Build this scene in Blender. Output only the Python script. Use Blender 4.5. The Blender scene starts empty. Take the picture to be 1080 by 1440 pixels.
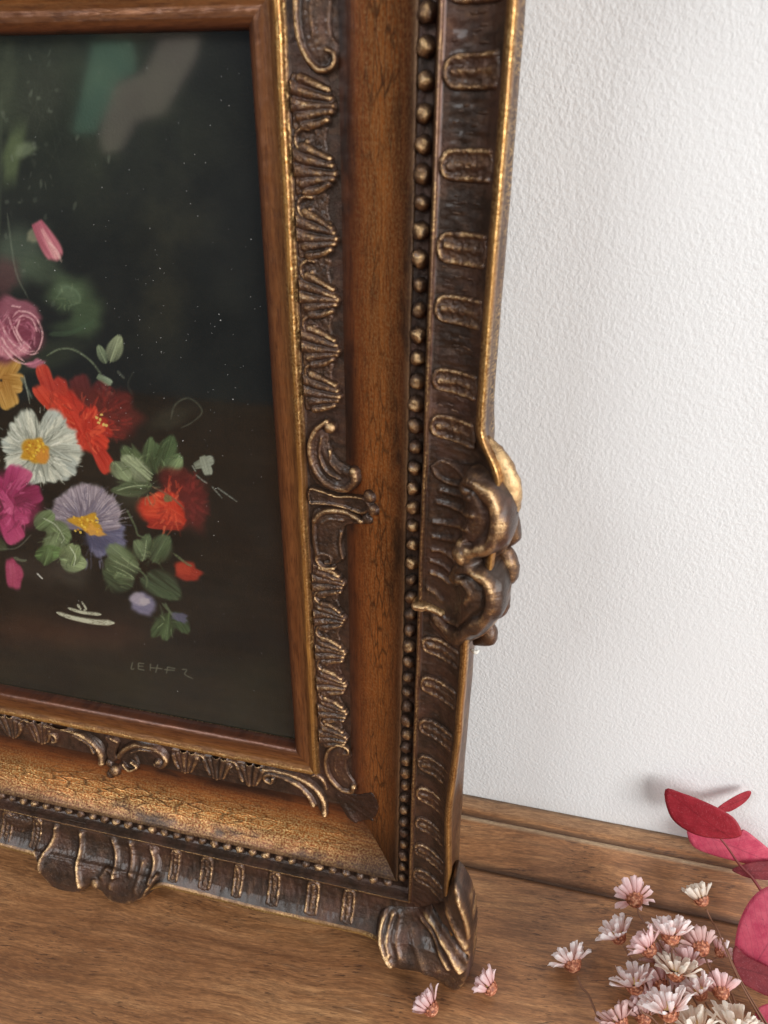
import bpy, math, random
import numpy as np
from mathutils import Vector, Matrix
random.seed(4); rng = np.random.default_rng(4)
PI = math.pi
SC = bpy.context.scene
COL = SC.collection

# ------------------------------------------------------------------ camera
# picture-frame axes seen from the camera (right, up, outward); the frame leans back 5 degrees
FX = np.array([0.97188131, 0.11439836, -0.20581482])
FU = np.array([0.00707805, -0.88785278, -0.46007319])
FN = np.array([-0.23536488, 0.44567977, -0.86369724])
CAML = np.array([0.1146632, 0.29603413, 0.27811048])       # camera in frame coordinates (metres)
LEAN = math.radians(5.0); SA, CA = math.sin(LEAN), math.cos(LEAN)
def l2w(p):
    p = np.asarray(p, float); return np.array([p[0], p[1]*SA - p[2]*CA, p[1]*CA + p[2]*SA])
_t = l2w((.100, -.109, .042)); OFFW = np.array([0, -_t[1], -_t[2]])
CAMW = l2w(CAML) + OFFW
BM = np.array([FX, FU, FN]); FPX = 1040.0
def ray(px, py): return l2w(BM @ np.array([(px-540)/FPX, (py-720)/FPX, 1.0]))
def on_z(px, py, h):
    r = ray(px, py); t = (h-CAMW[2])/r[2]; return Vector(CAMW + t*r)
def on_y(px, py, Y):
    r = ray(px, py); t = (Y-CAMW[1])/r[1]; return Vector(CAMW + t*r)
def on_plane(px, py, p0, n):
    r = ray(px, py); n = np.array(n); t = np.dot(np.array(p0)-CAMW, n)/np.dot(r, n); return Vector(CAMW + t*r)
cx_, cy_, cz_ = (l2w(BM @ np.array(v, float)) for v in ((1,0,0),(0,-1,0),(0,0,-1)))
cam = bpy.data.cameras.new('camera'); camo = bpy.data.objects.new('camera', cam); COL.objects.link(camo)
camo.matrix_world = Matrix(((cx_[0],cy_[0],cz_[0],CAMW[0]),(cx_[1],cy_[1],cz_[1],CAMW[1]),(cx_[2],cy_[2],cz_[2],CAMW[2]),(0,0,0,1)))
cam.sensor_fit = 'VERTICAL'; cam.sensor_height = 36.0; cam.lens = 36.0*FPX/1440
cam.clip_start = .005; cam.clip_end = 50
cam.dof.use_dof = True; cam.dof.focus_distance = .375; cam.dof.aperture_fstop = 15.0
SC.camera = camo

# ------------------------------------------------------------------ light
W = bpy.data.worlds.new('World'); SC.world = W; W.use_nodes = True
W.node_tree.nodes['Background'].inputs[0].default_value = (.84, .92, 1.0, 1)
W.node_tree.nodes['Background'].inputs[1].default_value = .15
def area(name, loc, target, sx, sy, power, col):
    l = bpy.data.lights.new(name, 'AREA'); l.shape = 'RECTANGLE'; l.size = sx; l.size_y = sy; l.energy = power; l.color = col
    o = bpy.data.objects.new(name, l); COL.objects.link(o); o.location = loc
    d = Vector(target)-Vector(loc); o.rotation_euler = d.to_track_quat('-Z', 'Y').to_euler(); return o
area('window_light', (2.0, -1.42, .95), (.08, .05, .12), 1.5, 1.5, 77, (1.0, .99, .98))
area('room_light', (-.75, -1.0, 1.25), (0, 0, .15), .7, .5, 12, (.95, .98, 1.0))
SC.view_settings.view_transform = 'Standard'; SC.view_settings.look = 'None'
SC.view_settings.exposure = 0; SC.view_settings.gamma = 1

# ------------------------------------------------------------------ helpers
def mk_mesh(name, V, F, mat, smooth=True):
    V = np.asarray(V, dtype=np.float32)
    me = bpy.data.meshes.new(name)
    if isinstance(F, np.ndarray):
        n, k = F.shape
        me.vertices.add(len(V)); me.vertices.foreach_set('co', V.ravel())
        me.loops.add(n*k); me.loops.foreach_set('vertex_index', F.astype(np.int32).ravel())
        me.polygons.add(n); me.polygons.foreach_set('loop_start', np.arange(0, n*k, k, dtype=np.int32))
        me.polygons.foreach_set('loop_total', np.full(n, k, dtype=np.int32))
        me.update(calc_edges=True)
    else:
        me.from_pydata([tuple(v) for v in V], [], F)
    if smooth: me.polygons.foreach_set('use_smooth', np.ones(len(me.polygons), dtype=bool))
    if mat: me.materials.append(mat)
    me.update(); return me
def put(name, me, parent=None, loc=(0,0,0)):
    o = bpy.data.objects.new(name, me); COL.objects.link(o)
    if parent: o.parent = parent
    o.location = loc; return o
def fattr(me, name, arr):
    a = me.attributes.new(name, 'FLOAT', 'POINT'); a.data.foreach_set('value', np.asarray(arr, dtype=np.float32).ravel())
def cattr(me, name, arr):
    a = me.attributes.new(name, 'FLOAT_COLOR', 'POINT'); c = np.ones((len(arr), 4), dtype=np.float32); c[:, :3] = arr
    a.data.foreach_set('color', c.ravel())
def vattr(me, name, arr):
    a = me.attributes.new(name, 'FLOAT_VECTOR', 'POINT'); a.data.foreach_set('vector', np.asarray(arr, dtype=np.float32).ravel())
def grid_faces(nr, nc, flip=False):
    i = np.arange(nr-1)[:, None]*nc + np.arange(nc-1)[None, :]; i = i.ravel()
    f = np.stack([i, i+1, i+nc+1, i+nc], 1); return f[:, ::-1] if flip else f
def tagit(o, label=None, cat=None, group=None, kind=None):
    if label: o['label'] = label
    if cat: o['category'] = cat
    if group: o['group'] = group
    if kind: o['kind'] = kind
    return o
def s2l(c):
    c = np.asarray(c, dtype=float)/255.0
    return np.where(c <= .04045, c/12.92, ((c+.055)/1.055)**2.4)
def sm(a, b, x):
    t = np.clip((x-a)/(b-a), 0, 1); return t*t*(3-2*t)
# value noise
_H = rng.random((256, 256)).astype(np.float32)
def vn(x, y, seed=0):
    x = np.asarray(x, float)+seed*17.31; y = np.asarray(y, float)+seed*9.77
    xi = np.floor(x).astype(int); yi = np.floor(y).astype(int); fx = x-xi; fy = y-yi
    fx = fx*fx*(3-2*fx); fy = fy*fy*(3-2*fy); a = xi & 255; b = yi & 255; a1 = (a+1) & 255; b1 = (b+1) & 255
    return (_H[a, b]*(1-fx)+_H[a1, b]*fx)*(1-fy)+(_H[a, b1]*(1-fx)+_H[a1, b1]*fx)*fy
def fbm(x, y, o=4, seed=0):
    s = 0; a = .5
    for k in range(o): s = s+a*vn(x*2**k, y*2**k, seed+k); a *= .5
    return s

# ------------------------------------------------------------------ materials
class NT:
    def __init__(s, name):
        s.m = bpy.data.materials.new(name); s.m.use_nodes = True; s.t = s.m.node_tree
        s.t.nodes.clear(); s.out = s.t.nodes.new('ShaderNodeOutputMaterial')
    def n(s, typ, ins=None, **kw):
        nd = s.t.nodes.new(typ)
        for k, v in kw.items(): setattr(nd, k, v)
        for k, v in (ins or {}).items():
            if hasattr(v, 'is_output') or isinstance(v, bpy.types.NodeSocket): s.t.links.new(v, nd.inputs[k])
            else: nd.inputs[k].default_value = v
        return nd
    def math(s, op, a, b=0.0, clamp=False):
        return s.n('ShaderNodeMath', {0: a, 1: b}, operation=op, use_clamp=clamp).outputs[0]
    def mix(s, f, a, b, mode='MIX'):
        nd = s.t.nodes.new('ShaderNodeMix'); nd.data_type = 'RGBA'; nd.blend_type = mode
        for k, v in ((0, f), (6, a), (7, b)):
            if isinstance(v, bpy.types.NodeSocket): s.t.links.new(v, nd.inputs[k])
            else: nd.inputs[k].default_value = v if k == 0 else tuple(v)+((1,) if len(v) == 3 else ())
        return nd.outputs[2]
    def ramp(s, f, stops):
        nd = s.t.nodes.new('ShaderNodeValToRGB'); s.t.links.new(f, nd.inputs[0]); e = nd.color_ramp.elements
        while len(e) < len(stops): e.new(.5)
        for el, (p, c) in zip(e, stops):
            el.position = p; el.color = (c, c, c, 1) if not hasattr(c, '__len__') else tuple(c)+(1,)
        return nd.outputs[0]
    def noise(s, vec, scale, detail=4, rough=.55, dist=0):
        return s.n('ShaderNodeTexNoise', {'Vector': vec, 'Scale': scale, 'Detail': detail, 'Roughness': rough, 'Distortion': dist}).outputs[0]
    def map(s, vec, scale):
        return s.n('ShaderNodeMapping', {'Vector': vec, 'Scale': scale}).outputs[0]
    def attr(s, name, out=2):
        return s.n('ShaderNodeAttribute', attribute_name=name).outputs[out]
    def bump(s, h, strength, dist, normal=None):
        i = {'Height': h, 'Strength': strength, 'Distance': dist}
        if normal is not None: i['Normal'] = normal
        return s.n('ShaderNodeBump', i).outputs[0]
    def bsdf(s, **k):
        nd = s.n('ShaderNodeBsdfPrincipled', {a.replace('_', ' '): b for a, b in k.items()})
        s.t.links.new(nd.outputs[0], s.out.inputs[0]); return nd
    def oc(s): return s.n('ShaderNodeTexCoord').outputs['Object']

def mat_bronze():
    t = NT('antique_bronze'); oc = t.oc(); w = t.attr('wear')
    n1 = t.noise(oc, 260, 5, .7); n2 = t.noise(oc, 1700, 3, .7); n3 = t.noise(oc, 60, 3)
    f = t.math('ADD', w, t.math('MULTIPLY', t.math('SUBTRACT', n1, .5), 1.1))
    f = t.math('ADD', f, t.math('MULTIPLY', t.math('SUBTRACT', n3, .5), .8))
    f = t.math('ADD', f, t.math('MULTIPLY', t.math('SUBTRACT', n2, .5), .7), True)
    c = t.ramp(f, [(0, (.038, .021, .013)), (.3, (.082, .044, .026)), (.52, (.135, .074, .042)), (.70, (.30, .175, .085)), (.90, (.72, .48, .24))])
    red = t.mix(t.ramp(n3, [(.45, 0.), (.7, .45)]), c, (.12, .05, .035))
    h = t.math('ADD', t.math('MULTIPLY', n1, .6), t.math('MULTIPLY', n2, .5))
    r = t.math('ADD', .17, t.math('MULTIPLY', n1, .38))
    t.bsdf(Base_Color=red, Metallic=t.ramp(f, [(.25, .5), (.8, .95)]), Roughness=r, Normal=t.bump(h, 1.0, .0006),
           Coat_Weight=.3, Coat_Roughness=.22)
    return t.m
def mat_gilt():
    # gilded, toned wood of the plain mouldings: colour by zone, streaks and fine crackle along the rail
    t = NT('toned_gilt_wood'); uv = t.attr('railpos', 1); z = t.attr('zone', 0); g = t.attr('gold')
    st = t.map(uv, (1.0, .10, 1)); n1 = t.noise(st, 190, 6, .7); n2 = t.noise(t.map(uv, (1, .09, 1)), 900, 4, .65); n3 = t.noise(uv, 28, 4, .6)
    spk = t.noise(t.map(uv, (1, .6, 1)), 1300, 2, .7)
    cr = t.n('ShaderNodeTexVoronoi', {'Vector': t.map(t.n('ShaderNodeVectorMath', {0: uv, 1: t.n('ShaderNodeVectorMath', {0: t.n('ShaderNodeTexNoise', {'Vector': uv, 'Scale': 120.0}).outputs[1], 3: .0022}, operation='SCALE').outputs[0]}, operation='ADD').outputs[0], (1, .13, 1)), 'Scale': 420.0}, feature='DISTANCE_TO_EDGE').outputs[0]
    crm = t.math('MULTIPLY', t.ramp(cr, [(0, 1.), (.11, 0.)]), t.math('MULTIPLY', t.ramp(n3, [(.34, 0.), (.54, 1.)]), t.math('MULTIPLY', t.attr('crack'), .8)))
    c = t.mix(t.ramp(n1, [(.3, .75), (.62, 0.)]), z, t.mix(1, z, (.36, .27, .2), 'MULTIPLY'))
    c = t.mix(t.math('MULTIPLY', t.ramp(n2, [(.48, 0.), (.64, .75)]), 1.), c, t.mix(1, z, (.35, .26, .2), 'MULTIPLY'))
    goldm = t.math('MULTIPLY', g, t.ramp(spk, [(.42, 0.), (.66, 1.)]))
    c = t.mix(goldm, c, (.66, .42, .17))
    c = t.mix(crm, c, (.02, .009, .005))
    h = t.math('SUBTRACT', t.math('ADD', t.math('MULTIPLY', n1, .6), t.math('MULTIPLY', n2, .35)), t.math('MULTIPLY', crm, .9))
    h = t.math('ADD', h, t.math('MULTIPLY', spk, t.math('MULTIPLY', g, .8)))
    t.bsdf(Base_Color=c, Metallic=t.math('ADD', .40, t.math('MULTIPLY', g, .5)), Roughness=t.math('ADD', .24, t.math('MULTIPLY', n2, .28)),
           Normal=t.bump(h, .35, .0004), Coat_Weight=.15, Coat_Roughness=.25)
    return t.m
def mat_wood():
    t = NT('varnished_walnut'); oc = t.oc()
    rot = t.n('ShaderNodeMapping', {'Vector': oc, 'Rotation': (0, 0, math.radians(-3)), 'Scale': (1, 1, 1)}).outputs[0]
    wob = t.n('ShaderNodeVectorMath', {0: rot, 1: t.n('ShaderNodeVectorMath', {0: t.n('ShaderNodeTexNoise', {'Vector': rot, 'Scale': 9.0}).outputs[1], 3: .02}, operation='SCALE').outputs[0]}, operation='ADD').outputs[0]
    g1 = t.noise(t.map(wob, (.09, 1, 1)), 130, 6, .6); g2 = t.noise(t.map(wob, (.06, 1, 1)), 480, 6, .7); big = t.noise(t.map(wob, (.35, 1, 1)), 16, 4, .55)
    pores = t.noise(t.map(wob, (.13, 1, 1)), 1150, 3, .6)
    f = t.math('ADD', t.math('MULTIPLY', g1, .55), t.math('MULTIPLY', big, .45))
    c = t.ramp(f, [(.27, (.165, .064, .024)), (.40, (.30, .126, .047)), (.52, (.45, .205, .080)), (.66, (.62, .32, .135))])
    c = t.mix(t.ramp(g2, [(.42, .42), (.56, 0.)]), c, (.10, .042, .018))
    pm = t.math('MULTIPLY', t.ramp(pores, [(.585, 0.), (.62, .85)]), t.ramp(t.noise(oc, 38, 3), [(.40, 0.), (.62, .9)]))
    c = t.mix(pm, c, (.035, .014, .007))
    lt = t.ramp(t.noise(t.map(wob, (.3, 1, 1)), 45, 5, .7), [(.60, 0.), (.72, .35)])
    c = t.mix(lt, c, (.42, .23, .11))
    sc_ = t.noise(t.n('ShaderNodeMapping', {'Vector': oc, 'Rotation': (0, 0, 1.1), 'Scale': (.05, 1, 1)}).outputs[0], 900, 2, .5); c = t.mix(t.math('MULTIPLY', t.ramp(sc_, [(.66, 0.), (.70, .5)]), t.ramp(t.noise(oc, 25, 3), [(.5, 0.), (.65, 1.)])), c, (.60, .38, .22))
    edge = t.attr('edge')
    c = t.mix(t.math('MULTIPLY', edge, t.ramp(g2, [(.3, .5), (.6, 1.)]), True), c, (.50, .36, .22))
    c = t.mix(t.math('MULTIPLY', t.attr('grime'), .85, True), c, (.03, .017, .011))
    g3 = t.noise(t.map(wob, (.10, 1, 1)), 1500, 4, .75); c = t.mix(t.ramp(g3, [(.44, .45), (.58, 0.)]), c, (.09, .036, .015)); c = t.mix(t.ramp(g3, [(.58, 0.), (.72, .35)]), c, (.50, .27, .12))
    h = t.math('SUBTRACT', t.math('ADD', t.math('MULTIPLY', g2, .5), t.math('MULTIPLY', g3, .5)), pm)
    t.bsdf(Base_Color=c, Roughness=t.math('ADD', .34, t.math('MULTIPLY', g1, .25)), Normal=t.bump(h, .35, .0003), Coat_Weight=.25, Coat_Roughness=.28)
    return t.m
def mat_wall():
    t = NT('white_textured_wall'); oc = t.oc()
    a = t.noise(t.map(oc, (1, 1, .8)), 720, 3, .5, .2); b = t.noise(oc, 1500, 3, .55); c = t.noise(oc, 90, 2)
    h = t.math('ADD', t.math('MULTIPLY', t.ramp(a, [(.3, 0.), (.7, 1.)]), 1.0), t.math('MULTIPLY', b, .35))
    h = t.math('ADD', h, t.math('MULTIPLY', c, .8))
    col = t.mix(t.noise(oc, 8, 3), (.77, .775, .77), (.82, .825, .82))
    t.bsdf(Base_Color=col, Roughness=.75, Normal=t.bump(t.math('MULTIPLY', h, t.ramp(t.noise(oc, 11, 4, .6), [(.3, .55), (.7, 1.15)])), .38, .0006))
    return t.m
def mat_paint():
    t = NT('oil_paint'); c = t.attr('paint', 0); oc = t.oc()
    n = t.noise(oc, 900, 3, .6)
    t.bsdf(Base_Color=c, Roughness=.55, Normal=t.bump(n, .25, .0004), Specular_IOR_Level=.15); return t.m
def mat_glass():
    t = NT('glazing'); oc = t.oc()
    g_ = t.n('ShaderNodeNewGeometry'); d_ = t.math('ABSOLUTE', t.n('ShaderNodeVectorMath', {0: g_.outputs['Incoming'], 1: g_.outputs['Normal']}, operation='DOT_PRODUCT').outputs['Value'])
    f = t.math('ADD', .045, t.math('MULTIPLY', t.math('POWER', t.math('SUBTRACT', 1.0, d_), 5.0), .955))
    gl = t.n('ShaderNodeBsdfGlossy', {'Color': (1, 1, 1, 1), 'Roughness': .055}).outputs[0]
    tr = t.n('ShaderNodeBsdfTransparent', {'Color': (.985, .985, .975, 1)}).outputs[0]
    df = t.n('ShaderNodeBsdfDiffuse', {'Color': (.85, .87, .85, 1)}).outputs[0]
    m = t.n('ShaderNodeMixShader', {0: t.math('MULTIPLY', f, 1.15), 1: tr, 2: gl}).outputs[0]
    film = t.math('MULTIPLY', t.ramp(t.noise(oc, 14, 5, .6), [(.35, .2), (.75, 1.)]), .008)
    m = t.n('ShaderNodeMixShader', {0: film, 1: m, 2: df}).outputs[0]
    t.t.links.new(m, t.out.inputs[0]); return t.m
def mat_simple(name, col, rough=.6, metal=0, sub=0, **k):
    t = NT(name); t.bsdf(Base_Color=tuple(col)+(1,), Roughness=rough, Metallic=metal, **k); return t.m
def mat_petal(name, c1, c2):
    t = NT(name); u = t.attr('along'); oc = t.oc(); n = t.noise(oc, 420, 3)
    c = t.mix(t.math('ADD', t.math('MULTIPLY', u, 1.2), t.math('MULTIPLY', t.math('SUBTRACT', n, .5), .8), True), c1, c2)
    p = t.n('ShaderNodeBsdfPrincipled', {'Base Color': c, 'Roughness': .55, 'Normal': t.bump(t.noise(t.map(oc, (1, 1, 1)), 1600, 2), .3, .0002)})
    tr = t.n('ShaderNodeBsdfTranslucent', {'Color': c}); m = t.n('ShaderNodeMixShader', {0: .38, 1: p.outputs[0], 2: tr.outputs[0]})
    t.t.links.new(m.outputs[0], t.out.inputs[0]); return t.m
def mat_leaf(name, c1, c2):
    t = NT(name); oc = t.oc(); n = t.noise(oc, 160, 5, .65); n2 = t.noise(oc, 1400, 3)
    c = t.mix(t.ramp(n, [(.35, 0.), (.65, 1.)]), c1, c2)
    c = t.mix(t.ramp(n2, [(.56, 0.), (.8, .35)]), c, (.75, .35, .38))
    c = t.mix(t.attr('vein'), c, tuple(x*.45 for x in c1))
    u_ = t.attr('leafu'); v_ = t.math('ABSOLUTE', t.attr('leafv'))
    sv = t.math('PINGPONG', t.math('ADD', t.math('SUBTRACT', u_, t.math('MULTIPLY', v_, 1.2)), t.math('MULTIPLY', t.noise(oc, 90, 3), .004)), .0022)
    c = t.mix(t.math('ADD', t.ramp(t.math('MULTIPLY', sv, 400.), [(0, .30), (.16, 0.)]), t.ramp(t.math('MULTIPLY', v_, 1000.), [(.15, .4), (.5, 0.)]), True), c, tuple(min(1, x*.55) for x in c1))
    c = t.mix(t.ramp(t.noise(oc, 420, 4, .7), [(.62, 0.), (.70, .5)]), c, tuple(x*.4 for x in c1))
    p = t.n('ShaderNodeBsdfPrincipled', {'Base Color': c, 'Roughness': .55, 'Normal': t.bump(t.math('ADD', n, n2), .3, .0003)})
    tr = t.n('ShaderNodeBsdfTranslucent', {'Color': c}); m = t.n('ShaderNodeMixShader', {0: .3, 1: p.outputs[0], 2: tr.outputs[0]})
    t.t.links.new(m.outputs[0], t.out.inputs[0]); return t.m
M_BR = mat_bronze(); M_GI = mat_gilt(); M_WD = mat_wood(); M_WALL = mat_wall(); M_PT = mat_paint(); M_GL = mat_glass()
M_CHIP = mat_simple('white_gesso', (.8, .79, .72), .6); M_BACK = mat_simple('backing_card', (.16, .11, .07), .8)
M_DUST = mat_simple('pale_dust', (.75, .75, .72), .9)

# ------------------------------------------------------------------ setting: shelf and wall
WALLY = .1061
def extrude_x(name, prof, xs, mat, edge=None, grime=None):
    P = np.array(prof); V = []
    for x in xs:
        for (y, z) in P: V.append((x, y, z))
    me = mk_mesh(name, V, grid_faces(len(xs), len(P), True), mat)
    if edge is not None: fattr(me, 'edge', np.tile(edge, len(xs)))
    if grime is not None: fattr(me, 'grime', np.tile(grime, len(xs)))
    return me
top = [(-1.0, -.03), (-1.0, 0)] + [(y, 0) for y in np.linspace(-.9, .055, 40)] + [(.0665, 0), (.069, -.0002), (.0694, -.0012), (.0700, -.0012), (.0706, .0004)]
top += [(.073, .0025), (.078, .0062), (.083, .0098), (.0875, .0132), (.0895, .0152), (.0906, .0164), (.0914, .0168), (.0922, .0164), (.0928, .0152), (.0938, .0150), (.0948, .0158), (.096, .0166), (.099, .0176), (.103, .0184), (.1058, .0187), (.1062, .016)]
ed = [0]*len(top); gr = [0]*len(top)
for i, (y, z) in enumerate(top):
    if .0902 < y < .0925: ed[i] = 1.  # pale highlight along the lip edge put into the wood colour
    if y > .0965: ed[i] = .32
    if y > .1035: ed[i] = .6
    if .0927 < y < .0955: gr[i] = .7
    if .0675 < y < .0712: gr[i] = .9
    if y > .1057: gr[i] = .3
xs = np.linspace(-.9, .9, 181)
sh = put('shelf', extrude_x('shelf', top, xs, M_WD, ed, gr)); tagit(sh, 'varnished brown wooden shelf with raised moulded back edge', kind='structure')
# wall: one sheet with slight unevenness
nx, nz = 60, 60
X, Z = np.meshgrid(np.linspace(-1.2, 1.4, nx), np.linspace(-.3, 1.7, nz))
Yw = WALLY + .0006*(fbm(X*6, Z*6, 3)-.5)
me = mk_mesh('wall', np.stack([X.ravel(), Yw.ravel(), Z.ravel()], 1), grid_faces(nz, nx), M_WALL)
tagit(put('wall', me), 'white wall with fine bumpy plaster texture', kind='structure')

# ------------------------------------------------------------------ picture frame
OW, OH = 224.0, 325.0; CV, CHZ = OH/2, -OW/2       # opening width/height in mm; middle of right and bottom rail
BASE = np.array([-112., -104., 20.])
root = bpy.data.objects.new('picture_frame', None); COL.objects.link(root)
root.rotation_euler = (math.radians(90)-LEAN, 0, 0); root.location = l2w(BASE/1000) + OFFW
root.empty_display_size = .02
tagit(root, 'ornate antique gilt frame holding a dark flower painting, leaning on the white wall', 'picture frame')
OFF = tuple(-BASE/1000)
def part(name, me, parent=root, **k):
    o = put(name, me, parent, OFF if parent is root else (0, 0, 0)); tagit(o, **k); return o

PW = np.array([0.6, .6, 1.2, 2.2, 3.6, 5.2, 7.2, 9.2, 11.0, 12.1, 13.0, 13.7, 14.6, 16, 24, 32, 36, 40, 44, 48, 52, 55, 58, 60.6, 62.0, 62.5, 62.9, 63.4, 65.5, 67.8, 68.7, 69.2, 69.8, 70.4, 71.0, 72, 74, 78, 81, 84, 86, 88, 89.4, 90.4, 91.2, 92.0, 92.5])
PZ = np.array([-4, 1.2, 2.4, 3.2, 3.9, 4.0, 3.9, 4.4, 5.6, 6.4, 6.5, 6.0, 4.4, 3.8, 4.0, 4.7, 5.6, 7.1, 8.9, 11, 13.7, 16.0, 18.7, 21.2, 22.2, 22.1, 21.3, 20.7, 20.4, 20.8, 22.0, 25.6, 27.3, 27.4, 26.6, 26.0, 25.9, 26.7, 28.0, 30.0, 31.7, 34.0, 35.8, 37.0, 37.4, 36.8, 35.2])
def prof(w): return np.interp(w, PW, PZ)
def profx(w):   # continued beyond the rim for the carved pieces that overhang it
    return np.where(w < 90, prof(w), np.interp(w, [90, 92, 98, 104, 110], [36.4, 37.6, 40.5, 42, 42.2]))
def swing(t_s, L, ce=6.0):          # outward swell of the rim near the middle and towards the corners
    c = L/2; d = abs(t_s-c); e = np.minimum(t_s, L-t_s)
    return 7.5*(1-sm(22, 42, d)) + ce*(1-sm(-82, -46, e)) - np.where(t_s < c, 2.0, -.6)*np.exp(-((e-12)/32.)**2)
NPROF = len(PW)
zone_key = [(0, (92, 48, 30)), (3, (116, 70, 38)), (7, (132, 82, 44)), (11, (142, 94, 50)), (12.6, (186, 132, 62)), (14.4, (120, 80, 42)), (16, (58, 38, 27)), (32, (64, 40, 26)), (36, (96, 50, 24)), (40, (146, 78, 32)), (50, (190, 112, 48)), (56, (150, 84, 36)), (60, (104, 56, 28)), (62.3, (120, 88, 62)), (63.2, (38, 28, 22)), (68, (38, 26, 21)), (69.8, (110, 74, 44)), (71.5, (88, 54, 42)), (80, (98, 62, 50)), (88, (86, 54, 42)), (90, (120, 84, 48)), (91.5, (190, 140, 72)), (92.5, (150, 100, 55))]
zk = np.array([a for a, b in zone_key]); zc = np.array([s2l(b) for a, b in zone_key])
gk = ([0, 10, 11.5, 13.3, 14.4, 15.5, 36, 46, 56, 60, 69, 70.1, 71.5, 88, 90.4, 91.5, 93], [0, .05, .5, 1, 1, 0, 0, .35, .3, 0, 0, .7, 0, .05, .5, 1, .9])
def rail_mesh(L, axis, ns=760, gold_sheen=0.0):
    # fine resampling across the profile
    w = np.unique(np.concatenate([PW[2:], np.linspace(1.2, 92.4, 150)])); z = prof(w)
    w = np.concatenate([[.6, .6], w, [92.7, 91.4, 90.0, 89.4, 90.0, 91.3, 91.8, 91.0, 88, 2, .6]]); z = np.concatenate([[-4, 1.2], z, [34.0, 30, 24, 12, 4, -1, -4, -7, -15, -15, -4]])
    wz = np.minimum(w, 92.4)
    t = np.linspace(0, 1, ns)[:, None]; Wg = w[None, :]+0*t; Zg = z[None, :]+0*t
    s0 = -w[None, :] + t*(L+2*w[None, :])
    sidef = np.ones(len(w)); sidef[-11:] = [1, .9, .6, .35, .2, .15, .15, .1, 0, 0, 0]
    sw = swing(s0, L, 6.0 if axis == 'R' else 11.0)*sm(71, 88, Wg)*sidef[None, :]; Wg = Wg + sw; s = -Wg + t*(L+2*Wg)
    Zg = Zg + np.where(Zg > 20, .42*np.maximum(sw, 0), 0)
    cove = sm(71.5, 74, Wg)*(1-sm(86, 89, Wg)); jit = .35*(fbm(s*.25, Wg*.25, 3, 5)-.5) + cove*(.95*(fbm(s*.55, Wg*.14, 4, 8)-.5)+.5*(vn(s*1.3, Wg*.35, 3)-.5)); jit = jit + .5*sm(15, 17, Wg)*(1-sm(31, 34, Wg))*(fbm(s*.5, Wg*.5, 3, 9)-.5); Zg = Zg + jit; Wg = Wg + .3*(vn(s*.08, Wg*0+3)-.5)*sm(5, 12, Wg)
    if axis == 'R': P = np.stack([Wg, s, Zg], -1)
    else: P = np.stack([s, -Wg, Zg], -1)   # bottom: s runs -L..0 -> shifted below
    if axis == 'B': P[..., 0] -= L
    P = P.reshape(-1, 3)/1000
    me = mk_mesh('rail', P, grid_faces(ns, len(w), axis == 'R'), M_GI)
    wcol = np.broadcast_to(wz[None, :], Wg.shape).ravel()
    C = np.stack([np.interp(wcol, zk, zc[:, k]) for k in range(3)], 1)
    ss = s.ravel(); nz_ = fbm(ss*.045, wcol*.12, 4, 2)
    # toning wash: dark smears beside the beads and the carved band
    smear = sm(.50, .66, nz_)*(np.exp(-((wcol-59)/4.5)**2)+np.exp(-((wcol-34)/4.)**2))*.8
    e = np.minimum(ss, L-ss)
    smear = np.maximum(smear, .98*(1-sm(-50, -16, e+16*(nz_-.5)))*sm(14, 20, wcol)*(1-sm(61, 64, wcol))*(.75+.6*(nz_-.5)))
    C = C*(1-smear[:, None]) + s2l((42, 27, 20))*smear[:, None]
    side = np.tile(np.arange(len(w)) > len(w)-11, ns); C[side] = s2l((92, 56, 30))
    G = np.interp(wcol, *gk)*(1-smear)
    G = np.where(wcol < 16, G*(.35+.9*sm(.35, .6, fbm(ss*.35, wcol*.5, 3, 6))), G)
    if axis == 'R': G = np.where((wcol < 16) & (ss < 178), G*(.15+.35*sm(.45, .6, nz_)), G)  # less gold on the lower fillet: weaker light there is painted in
    if gold_sheen: G = np.maximum(G, gold_sheen*np.exp(-((wcol-52)/9.)**2)*(.5+nz_)*(1-smear));  # sheen along the middle of the hollow, painted as extra gold
    G[side] = (.05+.85*np.tile((np.arange(len(w)) > len(w)-7), ns)[side])*np.where(ss[side] > L*.42, 1, .25)
    G = np.where(wcol > 69, G*(.35+.95*sm(.38, .60, fbm(ss*.10, wcol*.3, 4, 7))), G)
    me.materials.append(M_BR); qm = np.zeros(len(me.polygons), dtype=np.int32); col_i = np.arange(len(me.polygons)) % (len(w)-1); wc = wz[:-1]
    brz = (((wc > 71.2) & (wc < 89.3)) | ((wc > 15) & (wc < 32.5)) | ((wc > 62.8) & (wc < 69.3))) & (np.arange(len(w)-1) < len(w)-12)
    me.polygons.foreach_set('material_index', brz[col_i].astype(np.int32))
    fattr(me, 'wear', np.clip(.10+.8*(fbm(ss*.5, wcol*.15, 4, 8)-.5)+.35*(fbm(ss*.05, wcol*.1, 3, 4)-.5)+.12*np.exp(-((wcol-80)/6.)**2)-.12*((wcol > 62) & (wcol < 69)), 0, 1))
    fattr(me, 'crack', np.exp(-((wcol-50)/8.)**2)+.25*(wcol < 12)); cattr(me, 'zone', C); fattr(me, 'gold', np.clip(G, 0, 1)); vattr(me, 'railpos', np.stack([wcol/1000, ss/1000, 0*ss], 1))
    return me
railR = part('rail', rail_mesh(OH, 'R', gold_sheen=.38), label='right upright rail with cracked reddish gold hollow')
railB = part('rail', rail_mesh(OW, 'B', 620, .95), label='bottom rail with bright speckled gold hollow')

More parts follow.
